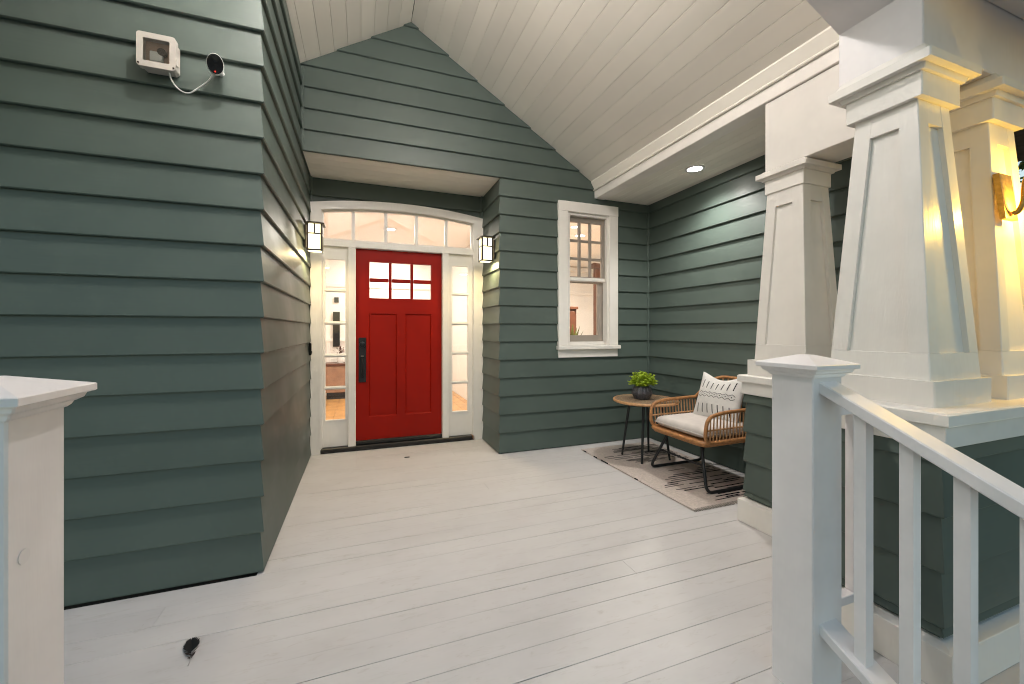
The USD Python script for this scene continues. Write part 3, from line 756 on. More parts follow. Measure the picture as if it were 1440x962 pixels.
# brass lantern on the third column
t = Thing("column_lantern", "brass wall lantern with a curved arm mounted on the white column", "wall lantern", (2.685, 0.93, 1.75))
yq = 0.925
t.add("back_plate", hull([(x, y, z) for x in (2.630, 2.735) for (y, z) in ((0.934, 1.757), (0.915, 1.757), (0.957, 1.962), (0.936, 1.962))]), "brass_metal")
t.add("arm", tube(smooth_path([(2.690, 0.914, 1.785), (2.690, 0.900, 1.79), (2.690, 0.885, 1.83), (2.692, 0.878, 1.92), (2.72, 0.855, 1.98), (2.77, 0.825, 2.00), (2.80, 0.805, 1.985), (2.81, 0.80, 1.95)], 7), 0.010, 10), "brass_metal", smooth=60)
t.add("shade", lathe([(0.0, 1.965), (0.02, 1.962), (0.046, 1.935), (0.048, 1.925), (0.02, 1.935), (0.0, 1.935)], 2.81, 0.80, 28), "brass_metal", smooth=40)
t.add("bulb", trimesh.creation.icosphere(subdivisions=3, radius=0.028).apply_translation((2.81, 0.80, 1.85)), "amber_bulb", smooth=True)
t.add("cage_ring", tube([(2.81 + 0.07 * math.cos(a), 0.80 + 0.07 * math.sin(a), 1.77) for a in np.linspace(0, 2 * np.pi, 24, endpoint=False)], 0.006, 8, closed=True), "brass_metal", smooth=60)
for a in (0.4, 1.97, 3.54, 5.11):
    t.add("cage_bar", tube([(2.81 + 0.045 * math.cos(a), 0.80 + 0.045 * math.sin(a), 1.928), (2.81 + 0.07 * math.cos(a), 0.80 + 0.07 * math.sin(a), 1.772)], 0.005, 6), "brass_metal", smooth=60)
sl = UsdLux.SphereLight.Define(stage, t.path + "/lamp"); sl.CreateRadiusAttr(0.032); sl.CreateIntensityAttr(270 * LAMP); sl.CreateColorAttr(Gf.Vec3f(1.0, 0.60, 0.06))
UsdGeom.Xformable(sl).AddTranslateOp().Set(Gf.Vec3d(0.125, -0.13, 0.10))

# ================================================================== RUG
RXL, RXR, RY0, RY1 = 2.175, 3.06, 2.225, 3.775
t = Thing("rug", "beige woven rug with dark broken stripes under the chair and table", "rug", (2.6, 3.0, 0))
nx, ny = 24, 40
V, F = [], []
gxs, gys = np.linspace(RXL, RXR, nx), np.linspace(RY0, RY1, ny)
def rug_z(x, y):
    n = meshkit.noise(np.array([[x * 4.0, y * 4.0, 3.1]]))[0]
    edge = max(0.0, 1 - (x - RXL) / 0.05) * 0.004 * max(0, math.sin(y * 6.5))
    return 0.009 + 0.004 * n + edge
top = [(x, y, rug_z(x, y)) for y in gys for x in gxs]
V = top + [(x, y, 0.0022) for x, y, z in top]
N = nx * ny
for j in range(ny - 1):
    for i in range(nx - 1):
        a = j * nx + i
        F += [(a, a + 1, a + nx + 1), (a, a + nx + 1, a + nx), (N + a, N + a + nx + 1, N + a + 1), (N + a, N + a + nx, N + a + nx + 1)]
rim = [i for i in range(nx)] + [j * nx + nx - 1 for j in range(1, ny)] + [(ny - 1) * nx + i for i in range(nx - 2, -1, -1)] + [j * nx for j in range(ny - 2, 0, -1)]
for a, b in zip(rim, rim[1:] + rim[:1]):
    F += [(a, N + a, N + b), (a, N + b, b)]
t.add("weave", trimesh.Trimesh(V, F, process=False), "rug_weave", smooth=40)
def strip(x0, x1, y, w):
    n = max(2, int((x1 - x0) / 0.05) + 1); xs = np.linspace(x0, x1, n); VV = []
    for x in xs:
        wv = w * (0.75 + 0.5 * meshkit.noise(np.array([[x * 40, y * 90, 0.0]]))[0])
        yy = y + 0.002 * math.sin(x * 9 + y * 50)
        z = rug_z(x, yy) + 0.0014
        VV += [(x, yy - wv, z), (x, yy + wv, z)]
    FF = []
    for i in range(n - 1):
        FF += [(2 * i, 2 * i + 2, 2 * i + 3), (2 * i, 2 * i + 3, 2 * i + 1)]
    return trimesh.Trimesh(VV, FF, process=False)
strips = []
def cluster(yc_, half, x_in, x_out, step, gapp):
    y = yc_ - half
    while y < yc_ + half:
        k = 1 - abs(y - yc_) / half
        xa = x_in - (x_in - x_out) * k + rng.uniform(-0.05, 0.05)
        x = xa
        while x < RXR - 0.04:
            L = rng.uniform(0.10, 0.50)
            if rng.random() > gapp:
                strips.append(strip(x, min(x + L, RXR - 0.03), y + rng.uniform(-.003, .003), rng.uniform(0.0045, 0.0085)))
            x += L + rng.uniform(0.01, 0.06)
        y += step
cluster(3.43, 0.26, 2.55, 2.26, 0.026, 0.30)
cluster(2.62, 0.34, 2.62, 2.30, 0.034, 0.22)
strips.append(strip(2.45, 3.0, 2.30, 0.005)); strips.append(strip(2.70, 3.0, 2.275, 0.004))
t.add("woven_stripes", join(strips), "rug_stripe", kind="stuff")
bp = []
for y, L in ((3.70, 0.05), (3.50, 0.06), (3.34, 0.12), (2.86, 0.04)):
    bp.append(tube([(RXL - 0.001, y - L / 2, rug_z(RXL, y) - .001), (RXL - 0.001, y + L / 2, rug_z(RXL, y) - .001)], 0.0055, 6))
t.add("edge_stitch", join(bp), "rug_stripe", smooth=60, kind="stuff")
fr = []
for i in range(70):
    x = RXL + 0.004 + i * (RXR - RXL - 0.008) / 69
    fr.append(tube([(x, RY0 + 0.012, 0.0135), (x + rng.uniform(-.002, .002), RY0 - 0.004, 0.010), (x + rng.uniform(-.003, .003), RY0 - 0.012, 0.0035)], 0.0036, 5))
t.add("bound_fringe", join(fr), "rug_edge", smooth=60, kind="stuff")

# ================================================================== SIDE TABLE
TX, TY, TZ = 2.628, 3.312, 0.588
t = Thing("side_table", "small round rattan side table with four black legs", "side table", (TX, TY, 0.012))
t.add("table_top", lathe([(0, TZ - 0.012), (0.292, TZ - 0.012), (0.292, TZ - 0.002), (0, TZ - 0.002)], TX, TY, 48), "table_weave", smooth=40)
t.add("rim", tube([(TX + 0.300 * math.cos(a), TY + 0.300 * math.sin(a), TZ - 0.010) for a in np.linspace(0, 2 * np.pi, 48, endpoint=False)], 0.0135, 10, closed=True), "rattan_light", smooth=60)
wv = []
for k in range(-26, 27):        # woven strands on the top
    u = k * 0.0109; L = math.sqrt(max(0.0, 0.287 ** 2 - u * u))
    if L < 0.03: continue
    c, s = math.cos(0.6), math.sin(0.6)
    pts = [(TX + c * u - s * w, TY + s * u + c * w, TZ - 0.001 + 0.0012 * math.sin(w * 110 + (k % 2) * math.pi)) for w in np.linspace(-L, L, max(6, int(L * 90)))]
    wv.append(tube(pts, 0.0046, 5))
t.add("woven_strands", join(wv), "table_weave", smooth=60, kind="stuff")
for dx, dy in ((-1, 1), (-1, -1), (1, 1), (1, -1)):
    t.add("leg", tube([(TX + dx * 0.105, TY + dy * 0.105, TZ - 0.013), (TX + dx * 0.163, TY + dy * 0.155, 0.0135)], 0.0145, 10, r_end=0.0105), "black_metal", smooth=50)
t.add("leg_brace", cb(TX - 0.12, TX + 0.12, TY - 0.12, TY + 0.12, TZ - 0.028, TZ - 0.0135, 0.004), "black_metal")

t = Thing("potted_plant", "bright green leafy plant in a ribbed dark grey pot on the side table", "potted plant", (2.585, 3.31, TZ + 0.002))
PX_, PY_, PZ_ = 2.585, 3.31, TZ + 0.0045
n = 64; prof = [(0.0, 0.0), (0.058, 0.0), (0.078, 0.02), (0.094, 0.055), (0.094, 0.08), (0.082, 0.115), (0.066, 0.130), (0.062, 0.128), (0.062, 0.11), (0.0, 0.105)]
pot = lathe(smooth_path([(r, 0, z) for r, z in prof], 3)[:, [0, 2]].clip(0), 0, 0, n)
v = pot.vertices.copy(); ang = np.arctan2(v[:, 1], v[:, 0]); rr = np.hypot(v[:, 0], v[:, 1])
amp = np.where((rr > 0.065), 0.0032, 0) * np.sin(ang * 16)
v[:, 0] += np.cos(ang) * amp; v[:, 1] += np.sin(ang) * amp
pot = trimesh.Trimesh(v, pot.faces, process=False).apply_translation((PX_, PY_, PZ_))
t.add("pot", pot, "pot_ceramic", smooth=50)
t.add("soil", trimesh.creation.cylinder(radius=0.061, height=0.004, sections=28).apply_translation((PX_, PY_, PZ_ + 0.118)), "soil")
def leaf_at(p, d, L, W, roll=0.0, cup=0.25):
    d = np.asarray(d, float); d /= np.linalg.norm(d)
    s = np.cross(d, [0, 0, 1]); s = s / (np.linalg.norm(s) + 1e-9); nn = np.cross(s, d)
    s2 = s * math.cos(roll) + nn * math.sin(roll); n2 = np.cross(s2, d)
    p = np.asarray(p, float)
    pts = [p, p + d * L * .35 + s2 * W * .5 + n2 * W * cup, p + d * L * .35, p + d * L * .35 - s2 * W * .5 + n2 * W * cup, p + d * L * .72 + s2 * W * .38 + n2 * W * (cup * .6) - np.array([0, 0, L * .08]), p + d * L * .72 - np.array([0, 0, L * .08]), p + d * L * .72 - s2 * W * .38 + n2 * W * (cup * .6) - np.array([0, 0, L * .08]), p + d * L - np.array([0, 0, L * .2])]
    return pts, [(0, 2, 1), (0, 3, 2), (1, 2, 5), (1, 5, 4), (2, 3, 6), (2, 6, 5), (4, 5, 7), (5, 6, 7)]
def leaves(items):
    V, F = [], []
    for pts, f in items:
        b = len(V); V += [tuple(q) for q in pts]; F += [tuple(np.array(x) + b) for x in f]
    return trimesh.Trimesh(V, F, process=False)
items, stems = [], []
for i in range(150):
    th = rng.uniform(0, 2 * math.pi); el = math.asin(rng.uniform(0.02, 1.0))
    d = np.array([math.cos(th) * math.cos(el), math.sin(th) * math.cos(el), math.sin(el)])
    b = np.array([PX_, PY_, PZ_ + 0.118]) + np.array([d[0], d[1], 0]) * 0.045
    e = np.array([PX_, PY_, PZ_ + 0.135]) + d * np.array([0.138, 0.138, 0.125]) * rng.uniform(0.72, 1.08)
    mid = (b + e) / 2 + np.array([0, 0, 0.018])
    stems.append(tube(smooth_path([b, mid, e], 3), 0.0013, 4))
    for j in range(8):
        f = 0.45 + 0.55 * j / 7; q = b + (e - b) * f + np.array([0, 0, 0.018 * (1 - abs(2 * f - 1))])
        a = rng.uniform(0, 2 * math.pi)
        dd = d * 0.6 + np.array([math.cos(a), math.sin(a), rng.uniform(0.0, 0.9)]) * 0.8
        items.append(leaf_at(q, dd, rng.uniform(0.021, 0.030), rng.uniform(0.018, 0.025), rng.uniform(-.6, .6)))
t.add("stems", join(stems), "plant_leaf", kind="stuff")
t.add("foliage", leaves(items), "plant_leaf", kind="stuff")

# ================================================================== RATTAN ARMCHAIR
CY0, CY1 = 2.405, 3.020           # near and far arm planes
t = Thing("rattan_armchair", "rattan armchair with black sled legs beside the side table", "armchair", (2.75, 2.71, 0.012))
def loop(y, out):
    return round_path([(3.02, y, 0.405), (2.452, y, 0.395), (2.472, y + out * 0.012, 0.60), (2.62, y + out * 0.016, 0.628), (2.985, y + out * 0.012, 0.638)], 0.11, 8)
SEAT = 0.402
for y, out in ((CY0, -1), (CY1, 1)):
    a = t.add("arm_frame", tube(loop(y, out), 0.0145, 9), "rattan", smooth=60)
    t.add("arm_rail", tube([(2.468, y + out * 0.006, 0.497), (3.0, y + out * 0.006, 0.503)], 0.0075, 7), "rattan_light", smooth=60, parent=a)
    for k in range(15):
        x = 2.505 + k * 0.034
        zt_ = 0.628 - 0.012 if x > 2.56 else 0.598 + (x - 2.505) * 0.3
        t.add("spindle", tube([(x + 0.004, y, 0.402), (x, y + out * 0.012, min(zt_, 0.632))], 0.0058, 6), "rattan_light", smooth=60, parent=a)
# seat rim
rim = round_path([(2.452, CY0 + 0.0, SEAT - 0.006), (2.452, CY1, SEAT - 0.006), (3.03, CY1, SEAT), (3.03, CY0, SEAT)], 0.07, 7, closed=True)
t.add("seat_rim", tube(rim, 0.0165, 9, closed=True), "rattan", smooth=60)
rim2 = rim.copy(); rim2[:, 2] -= 0.021; rim2[:, 0] = 2.74 + (rim2[:, 0] - 2.74) * 0.97; rim2[:, 1] = 2.7125 + (rim2[:, 1] - 2.7125) * 0.97
t.add("seat_rim", tube(rim2, 0.010, 8, closed=True), "rattan", smooth=60)
t.add("seat_webbing", cb(2.47, 3.02, CY0 + 0.02, CY1 - 0.02, SEAT - 0.012, SEAT + 0.004, 0.003), "rattan")
# back hoop
hoop = round_path([(2.985, CY0 - 0.012, 0.636), (3.07, CY0 + 0.11, 0.812), (3.11, CY0 + 0.19, 0.842), (3.115, CY1 - 0.19, 0.842), (3.07, CY1 - 0.11, 0.812), (2.985, CY1 + 0.012, 0.638)], 0.10, 8)
b = t.add("back_hoop", tube(hoop, 0.0145, 9), "rattan", smooth=60)
t.add("back_rail", tube([(3.095, CY0 + 0.15, 0.785), (3.105, 2.71, 0.79), (3.095, CY1 - 0.15, 0.785)], 0.007, 7), "rattan_light", smooth=60, parent=b)
for k in range(9):
    f = (k + 0.5) / 9; y = CY0 + 0.06 + f * (CY1 - CY0 - 0.12)
    e = abs(2 * f - 1)
    t.add("back_spindle", tube([(3.025, y, 0.40), (3.075 - 0.02 * e, y, 0.62), (3.108 - 0.035 * max(0, e - .4), y, 0.838 - 0.12 * max(0, e - 0.45))], 0.0058, 6), "rattan_light", smooth=60, parent=b)
# legs
for yt, yf in ((CY0 + 0.125, CY0 - 0.008), (CY1 - 0.125, CY1 + 0.025)):
    pth = round_path([(2.548, yt, 0.372), (2.470, yf, 0.022), (3.075, yf, 0.022), (2.985, yt, 0.372)], 0.065, 7)
    t.add("sled_leg", tube(pth, 0.0125, 9), "black_metal", smooth=60)
t.add("leg_stretcher", tube([(2.518, CY0 + 0.06, 0.20), (2.518, CY1 - 0.05, 0.20)], 0.009, 8), "black_metal", smooth=60)
for x in (2.548, 2.985):
    t.add("seat_support", tube([(x, CY0 + 0.05, 0.368), (x, CY1 - 0.05, 0.368)], 0.011, 8), "black_metal", smooth=60)

def puffy(w, d, h, n=26, p=3.2, seed=1):
    """cushion: superellipse outline, domed faces; centre origin, local x=w, y=d, z=h"""
    V, F = [], []
    us = np.linspace(-1, 1, n)
    for s in (1, -1):
        for j in us:
            for i in us:
                e = (1 - abs(i) ** p) * (1 - abs(j) ** p)
                nz = meshkit.noise(np.array([[i * 2.3 + seed, j * 2.3, s * 1.7]]))[0] - 0.5
                V.append((i * w / 2, j * d / 2, s * (h / 2) * (max(e, 0) ** 0.42) * (1 + 0.10 * nz)))
    N = n * n
    for j in range(n - 1):
        for i in range(n - 1):
            a = j * n + i
            F += [(a, a + 1, a + n + 1), (a, a + n + 1, a + n), (N + a, N + a + n + 1, N + a + 1), (N + a, N + a + n, N + a + n + 1)]
    m = trimesh.Trimesh(V, F, process=True); m.merge_vertices(); return m
cu = puffy(0.555, 0.57, 0.105, p=7.0, seed=4)
v = cu.vertices.copy()
v[:, 0] = np.sign(v[:, 0]) * np.abs(v[:, 0]); v[:, 2] *= 1.0
cu.vertices = v
cu.apply_translation((2.750, 2.712, SEAT + 0.058))
cs = Thing("seat_cushion", "thick off-white seat cushion lying in the rattan armchair", "cushion", (2.75, 2.712, SEAT + 0.01))
cs.add("cover", cu, "cushion_cloth", smooth=70)
cs.add("piping", tube(round_path([(2.474, 2.428, SEAT + 0.05), (2.474, 2.996, SEAT + 0.05), (3.026, 2.996, SEAT + 0.05), (3.026, 2.428, SEAT + 0.05)], 0.02, 4, closed=True), 0.0045, 6, closed=True), "cushion_cloth", smooth=60)
# pillow
PW = 0.43
def pillow_surface(i, j, s):
    """i, j in [-1, 1]; pinched sides, pointed corners"""
    pin = 0.07
    x = i * (1 - pin * (1 - j * j)); y = j * (1 - pin * (1 - i * i))
    e = max(0.0, (1 - i * i) * (1 - j * j))
    sag = -0.05 * max(0, j) * (1 - i * i) ** 2 * 1.0
    return np.array([x * PW / 2, y * PW / 2 + sag, s * 0.075 * e ** 0.5])
def pillow_place(p):
    """local x -> along -y (viewer's left to right is far to near), local y -> up the leaning back, local z -> towards the front"""
    lean = math.radians(22); yaw = math.radians(8)
    up = np.array([math.sin(lean), 0, math.cos(lean)]); fw = np.array([-math.cos(lean), 0, math.sin(lean)]); rt = np.array([0, -1.0, 0])
    q = rt * p[0] + up * p[1] + fw * p[2]
    tilt = math.radians(-3)
    q = np.array([q[0] * math.cos(yaw) - q[1] * math.sin(yaw), q[0] * math.sin(yaw) + q[1] * math.cos(yaw), q[2]])
    return q + np.array([2.925, 2.70, 0.685])
n = 25; us = np.sin(np.linspace(-math.pi / 2, math.pi / 2, n)); V, F = [], []
for s in (1, -1):
    for j in us:
        for i in us:
            p = pillow_surface(i, j, s); V.append(pillow_place(p))
N = n * n
for j in range(n - 1):
    for i in range(n - 1):
        a = j * n + i
        F += [(a, a + 1, a + n + 1), (a, a + n + 1, a + n), (N + a, N + a + n + 1, N + a + 1), (N + a, N + a + n, N + a + n + 1)]
pm = trimesh.Trimesh(V, F, process=True); pm.merge_vertices()
pl = Thing("throw_pillow", "white throw pillow with black dashes and zigzags leaning in the chair", "pillow", (2.925, 2.70, 0.5))
pc = pl.add("cover", pm, "pillow_cloth", smooth=70)
def stroke(pts, w):
    """flat print on the pillow's front: pts in (i, j)"""
    VV, FF = [], []; P = np.asarray(pts, float)
    Q = []
    for a, b in zip(P[:-1], P[1:]):
        for f in np.linspace(0, 1, 6, endpoint=False): Q.append(a + (b - a) * f)
    Q.append(P[-1]); Q = np.array(Q); T = np.gradient(Q, axis=0); T /= np.linalg.norm(T, axis=1, keepdims=True); Nn = np.c_[-T[:, 1], T[:, 0]]
    for q, nn in zip(Q, Nn):
        for sg in (-1, 1):
            r = q + nn * w * sg
            p = pillow_surface(r[0], r[1], 1); p[2] += 0.0016; VV.append(pillow_place(p))
    for k in range(len(Q) - 1):
        FF += [(2 * k, 2 * k + 2, 2 * k + 3), (2 * k, 2 * k + 3, 2 * k + 1)]
    return trimesh.Trimesh(VV, FF, process=False)
pr = []
for k in range(7):
    i = -0.72 + k * 0.24
    pr.append(stroke([(i + 0.02, 0.68), (i - 0.01, 0.30)], 0.018))
    pr.append(stroke([(i - 0.02, -0.42), (i + 0.03, -0.80)], 0.018))
zx = np.linspace(-0.84, 0.84, 15)
for s_ in (1, -1):
    for off in (0.0,):
        pr.append(stroke([(x, 0.0 + s_ * (0.045 + (0.085 if k % 2 else 0.0))) for k, x in enumerate(zx)], 0.010))
for k in range(7):
    x = zx[1 + 2 * k]; pr.append(stroke([(x - 0.02, 0.0), (x + 0.02, 0.0)], 0.02))
pl.add("printed_marks", join(pr), "pillow_print", parent=pc, kind="stuff")

# ================================================================== THINGS ON THE LEFT WALL
t = Thing("outlet_box", "grey weatherproof outlet box with a clear cover on the green wall", "outlet box", (-0.92, YA - 0.02, 2.58))
x0, x1, z0, z1, yb_, yf_ = -0.985, -0.835, 2.505, 2.665, YA - 0.014, YA - 0.095
t.add("back_box", cb(x0 + 0.006, x1 - 0.006, yb_, yf_ + 0.03, z0 + 0.006, z1 - 0.006, 0.012), "box_plastic")
lid = sbox(x0, z0, x1, z1).buffer(-0.014).buffer(0.014).difference(sbox(x0 + 0.024, z0 + 0.028, x1 - 0.024, z1 - 0.026).buffer(-0.006).buffer(0.006))
t.add("cover_frame", extr(lid, yf_, yf_ + 0.029), "box_plastic")
t.add("cover_window", bx(x0 + 0.022, x1 - 0.022, yf_ + 0.004, yf_ + 0.006, z0 + 0.026, z1 - 0.024), "pane_glass")
t.add("recess", bx(x0 + 0.022, x1 - 0.022, yf_ + 0.0292, yf_ + 0.0298, z0 + 0.027, z1 - 0.025), "tan_wood")
t.add("outlet_face", cb(x0 + 0.045, x1 - 0.055, yf_ + 0.012, yf_ + 0.029, z0 + 0.038, z1 - 0.075, 0.003), "camera_white")
t.add("plug", trimesh.creation.cylinder(radius=0.017, height=0.02, sections=20, transform=trimesh.transformations.rotation_matrix(np.pi / 2, [1, 0, 0])).apply_translation((x1 - 0.058, yf_ + 0.018, z0 + 0.085)), "bronze_metal", smooth=40)
for (sx, sz) in ((x0 + .008, z0 + .012), (x1 - .008, z0 + .012)):
    t.add("screw", trimesh.creation.cylinder(radius=0.004, height=0.003, sections=12, transform=trimesh.transformations.rotation_matrix(np.pi / 2, [1, 0, 0])).apply_translation((sx, yf_ - 0.001, sz)), "bronze_metal")
t.add("hinge", cb(x1 + 0.0002, x1 + 0.005, yf_ + 0.002, yf_ + 0.024, z0 + 0.03, z0 + 0.06, 0.001), "box_plastic")

t = Thing("security_camera", "small white camera with a black face and a white cord on the green wall", "camera", (-0.70, YA - 0.02, 2.57))
ccx, ccz = -0.685, 2.585
ax = np.array([0.22, -0.92, -0.30]); ax /= np.linalg.norm(ax)
def aligned(m, pos):
    upv = np.array([0, 0, 1.0]) - ax * ax[2]; upv /= np.linalg.norm(upv); M = np.eye(4); M[:3, 0] = np.cross(upv, ax); M[:3, 1] = upv; M[:3, 2] = ax
    return m.apply_transform(M).apply_translation(pos)
body = lathe(smooth_path([(0, 0, 0), (0.024, 0, 0.002), (0.034, 0, 0.014), (0.038, 0, 0.035), (0.038, 0, 0.062), (0.0365, 0, 0.066)], 3)[:, [0, 2]].clip(0), n=40)
v = body.vertices.copy(); v[:, 1] *= 1.0; body = trimesh.Trimesh(v, body.faces, process=False)
sc_ = np.diag([0.92, 1.22, 1.0, 1.0])
pos = np.array([ccx, YA - 0.055, ccz])
m = trimesh.Trimesh(body.vertices.copy(), body.faces, process=False); m.apply_transform(sc_); t.add("body", aligned(m, pos), "camera_white", smooth=50)
face = lathe([(0, 0.0665), (0.030, 0.0672), (0.0345, 0.066), (0.036, 0.063), (0, 0.0625)], n=40); face.apply_transform(sc_)
t.add("black_face", aligned(face, pos), "camera_black", smooth=40)
le = lathe([(0, 0.0685), (0.006, 0.0685), (0.010, 0.0678), (0.011, 0.066), (0, 0.066)], n=24); le.apply_translation((0, 0.016, 0))
t.add("lens", aligned(le, pos), "camera_black", smooth=40)
led = trimesh.creation.cylinder(radius=0.0035, height=0.002, sections=12).apply_translation((0.0, -0.034, 0.0682))
t.add("indicator", aligned(led, pos), "red_led")
t.add("mount", tube([(ccx + 0.012, YA - 0.012, ccz - 0.01), (ccx + 0.004, YA - 0.058, ccz - 0.004)], 0.014, 12), "camera_white", smooth=50)
t.add("cord", tube(smooth_path([(-0.868, YA - 0.07, 2.506), (-0.862, YA - 0.06, 2.475), (-0.838, YA - 0.045, 2.445), (-0.80, YA - 0.042, 2.437), (-0.755, YA - 0.05, 2.47), (-0.715, YA - 0.06, 2.505), (-0.69, YA - 0.075, 2.535)], 8), 0.0034, 7), "camera_white", smooth=60)

t = Thing("doorbell", "slim black doorbell on the side clapboards left of the door", "doorbell", (XB + 0.02, 4.45, 1.08))
t.add("housing", cb(XB + 0.014, XB + 0.040, 4.43, 4.475, 1.022, 1.142, 0.006), "camera_black")
t.add("button", trimesh.creation.cylinder(radius=0.013, height=0.004, sections=20, transform=trimesh.transformations.rotation_matrix(np.pi / 2, [0, 1, 0])).apply_translation((XB + 0.0415, 4.4525, 1.05)), "handle_metal", smooth=40)

# small metal plate in the boards, and the feather
t = Thing("floor_stop", "tiny dark metal door stop on the boards in front of the red door", "door stop", (0.42, 4.16, 0))
t.add("plate", cb(0.395, 0.445, 4.152, 4.170, 0.001, 0.007, 0.002), "black_metal")
t = Thing("feather", "black feather with a pale quill lying on the white boards", "feather", (-0.645, 1.95, 0.002))
FD = np.array([0.045, -0.148]); FL = np.linalg.norm(FD); FD = FD / FL; FN = np.array([-FD[1], FD[0]])
tip = np.array([-0.655, 2.012])
def fp(u, w, z): q = tip + FD * u * FL + FN * w; return (q[0], q[1], z)
V, F, V2, F2 = [], [], [], []
for sgn in (-1, 1):
    for k in range(30):
        u = 0.02 + 0.74 * k / 29
        env = 0.031 * math.sin(math.pi * min(1.0, max(0.02, (u - 0.03) / 0.80))) ** 0.6 * (1.0 if sgn > 0 else 0.85)
        loose = u > 0.50
        if loose and rng.random() < 0.25: continue
        w = env * (rng.uniform(0.92, 1.03) if not loose else rng.uniform(0.55, 1.15))
        back = 0.16 if not loose else rng.uniform(0.02, 0.16)
        hw = 0.030 if not loose else 0.016
        ut, z = u - back, 0.004 + 0.22 * w + rng.uniform(0, 0.0012)
        VV, FF = (V, F) if u < 0.62 else (V2, F2)
        b0 = len(VV)
        VV += [fp(u - hw, 0, 0.0038), fp((u + ut) / 2 - hw, sgn * w * .62, z * .9), fp(max(-0.04, ut - .01), sgn * w, z), fp((u + ut) / 2 + hw, sgn * w * .66, z * .9), fp(u + hw, 0, 0.0038)]
        FF += [(b0, b0 + 1, b0 + 3), (b0, b0 + 3, b0 + 4), (b0 + 1, b0 + 2, b0 + 3)]
t.add("vane", trimesh.Trimesh(V, F, process=False), "feather_black")
t.add("downy_base", trimesh.Trimesh(V2, F2, process=False), "feather_brown")
t.add("shaft", tube(smooth_path([fp(0.02, 0, 0.0042), fp(0.4, 0.001, 0.0045), fp(0.72, 0, 0.004)], 5), 0.0006, 6, r_end=0.0010), "feather_black", smooth=60)
t.add("quill", tube(smooth_path([fp(0.72, 0, 0.004), fp(0.85, -0.001, 0.004), fp(1.0, -0.007, 0.003)], 5), 0.0011, 6, r_end=0.0020), "feather_quill", smooth=60)

# ================================================================== INSIDE THE HOUSE (seen through the glass)
t = Thing("hall_floor", kind="structure")
for k in range(40):
    x0 = -1.4 + k * 0.17
    t.add("floor_board", bx(x0 + 0.002, x0 + 0.168, 4.75 if x0 < 1.3 else 4.1, 9.0, -0.02, 0.02 - 0.001 * (k % 2)), "oak_floor")
t.add("underlay", bx(-1.5, 5.6, 4.71, 9.1, -0.05, -0.021), "brown_wood")
def wall(name, label, m, extra=()):
    t = Thing(name, label, "wall", tuple(m.bounds[0]))
    t.add("surface", m, "interior_white")
    for pn, mm, mt in extra: t.add(pn, mm, mt)
    return t
ex = [("chair_rail", cb(-1.3, 5.5, 8.47, 8.4995, 1.05, 1.10), "interior_white"), ("picture_rail", cb(-1.3, 5.5, 8.475, 8.4995, 2.10, 2.17), "interior_white"), ("baseboard", cb(-1.3, 5.5, 8.475, 8.4995, 0.021, 0.2), "interior_white"), ("crown", cb(-1.3, 5.5, 8.40, 8.4995, 2.64, 2.74), "interior_white")]
for k in range(12):
    ex.append(("stile", cb(-1.2 + k * 0.56, -1.13 + k * 0.56, 8.483, 8.4995, 0.2005, 1.0495), "interior_white"))
wall("hall_wall", "white paneled back wall of the hall seen through the door glass", bx(-1.4, 5.6, 8.5, 8.6, 0.021, 2.75), ex)
wall("hall_wall", "white left side wall of the hall seen through the left sidelight", bx(-1.4, -1.3, 4.7, 8.5, 0.021, 2.75))
wall("hall_wall", "white far right wall of the room behind the window", bx(5.5, 5.6, 4.1, 8.5, 0.021, 2.75), [("picture_rail", cb(5.47, 5.4995, 4.2, 8.4, 2.05, 2.12), "interior_white"), ("chair_rail", cb(5.47, 5.4995, 4.2, 8.4, 1.0, 1.06), "interior_white")])
wall("hall_wall", "white wall with a doorway between the hall and the window room", bx(1.75, 1.85, 5.6, 8.5, 0.021, 2.75), [("door_casing", cb(1.72, 1.88, 5.5, 5.5995, 0.021, 2.75), "interior_white")])
solid("hall_ceiling", join(bx(-1.4, 5.6, 4.70, 8.6, 2.752, 2.85), bx(1.44, 5.6, 4.08, 4.699, 2.752, 2.85)), "interior_white", "white flat ceiling of the hall behind the glass", "ceiling")
for p_, lab, pw in (((0.38, 6.2, 2.75), "round ceiling light in the hall, seen through the middle transom pane", 45), ((0.38, 7.8, 2.75), "round ceiling light deep in the hall behind the red door", 45), ((-0.7, 5.3, 2.75), "round ceiling light in the hall just inside the left sidelight", 30), ((1.3, 5.3, 2.75), "round ceiling light in the hall just inside the right sidelight", 25), ((3.2, 5.6, 2.75), "round ceiling light in the room behind the tall window", 260)):
    t = Thing("hall_light", lab, "ceiling light", p_, "ceiling lights in the hall")
    t.add("trim_ring", trimesh.creation.annulus(r_min=0.075, r_max=0.10, height=0.008, sections=32).apply_translation((p_[0], p_[1], p_[2] - 0.003)), "camera_white")
    t.add("lens", trimesh.creation.cylinder(radius=0.074, height=0.004, sections=32).apply_translation((p_[0], p_[1], p_[2] - 0.001)), "hall_disc")
    disk_light(t.path + "/lamp", (0, 0, -0.012), 0.07, pw * 11 * LAMP, (1.0, 0.92, 0.83))
t = Thing("hall_bench", "brown wooden bench box against the hall wall seen low through the left sidelight", "bench", (-0.45, 8.2, 0.02))
t.add("body", cb(-0.62, 0.05, 8.0, 8.44, 0.14, 0.62), "tan_wood"); t.add("seat", cb(-0.64, 0.07, 7.98, 8.45, 0.62, 0.66), "brown_wood"); t.add("plinth", cb(-0.60, 0.03, 8.02, 8.43, 0.021, 0.139), "dark_frame")
t = Thing("hall_mirror", "narrow dark framed mirror on the hall wall seen through the left sidelight", "mirror", (-0.44, 8.46, 1.5))
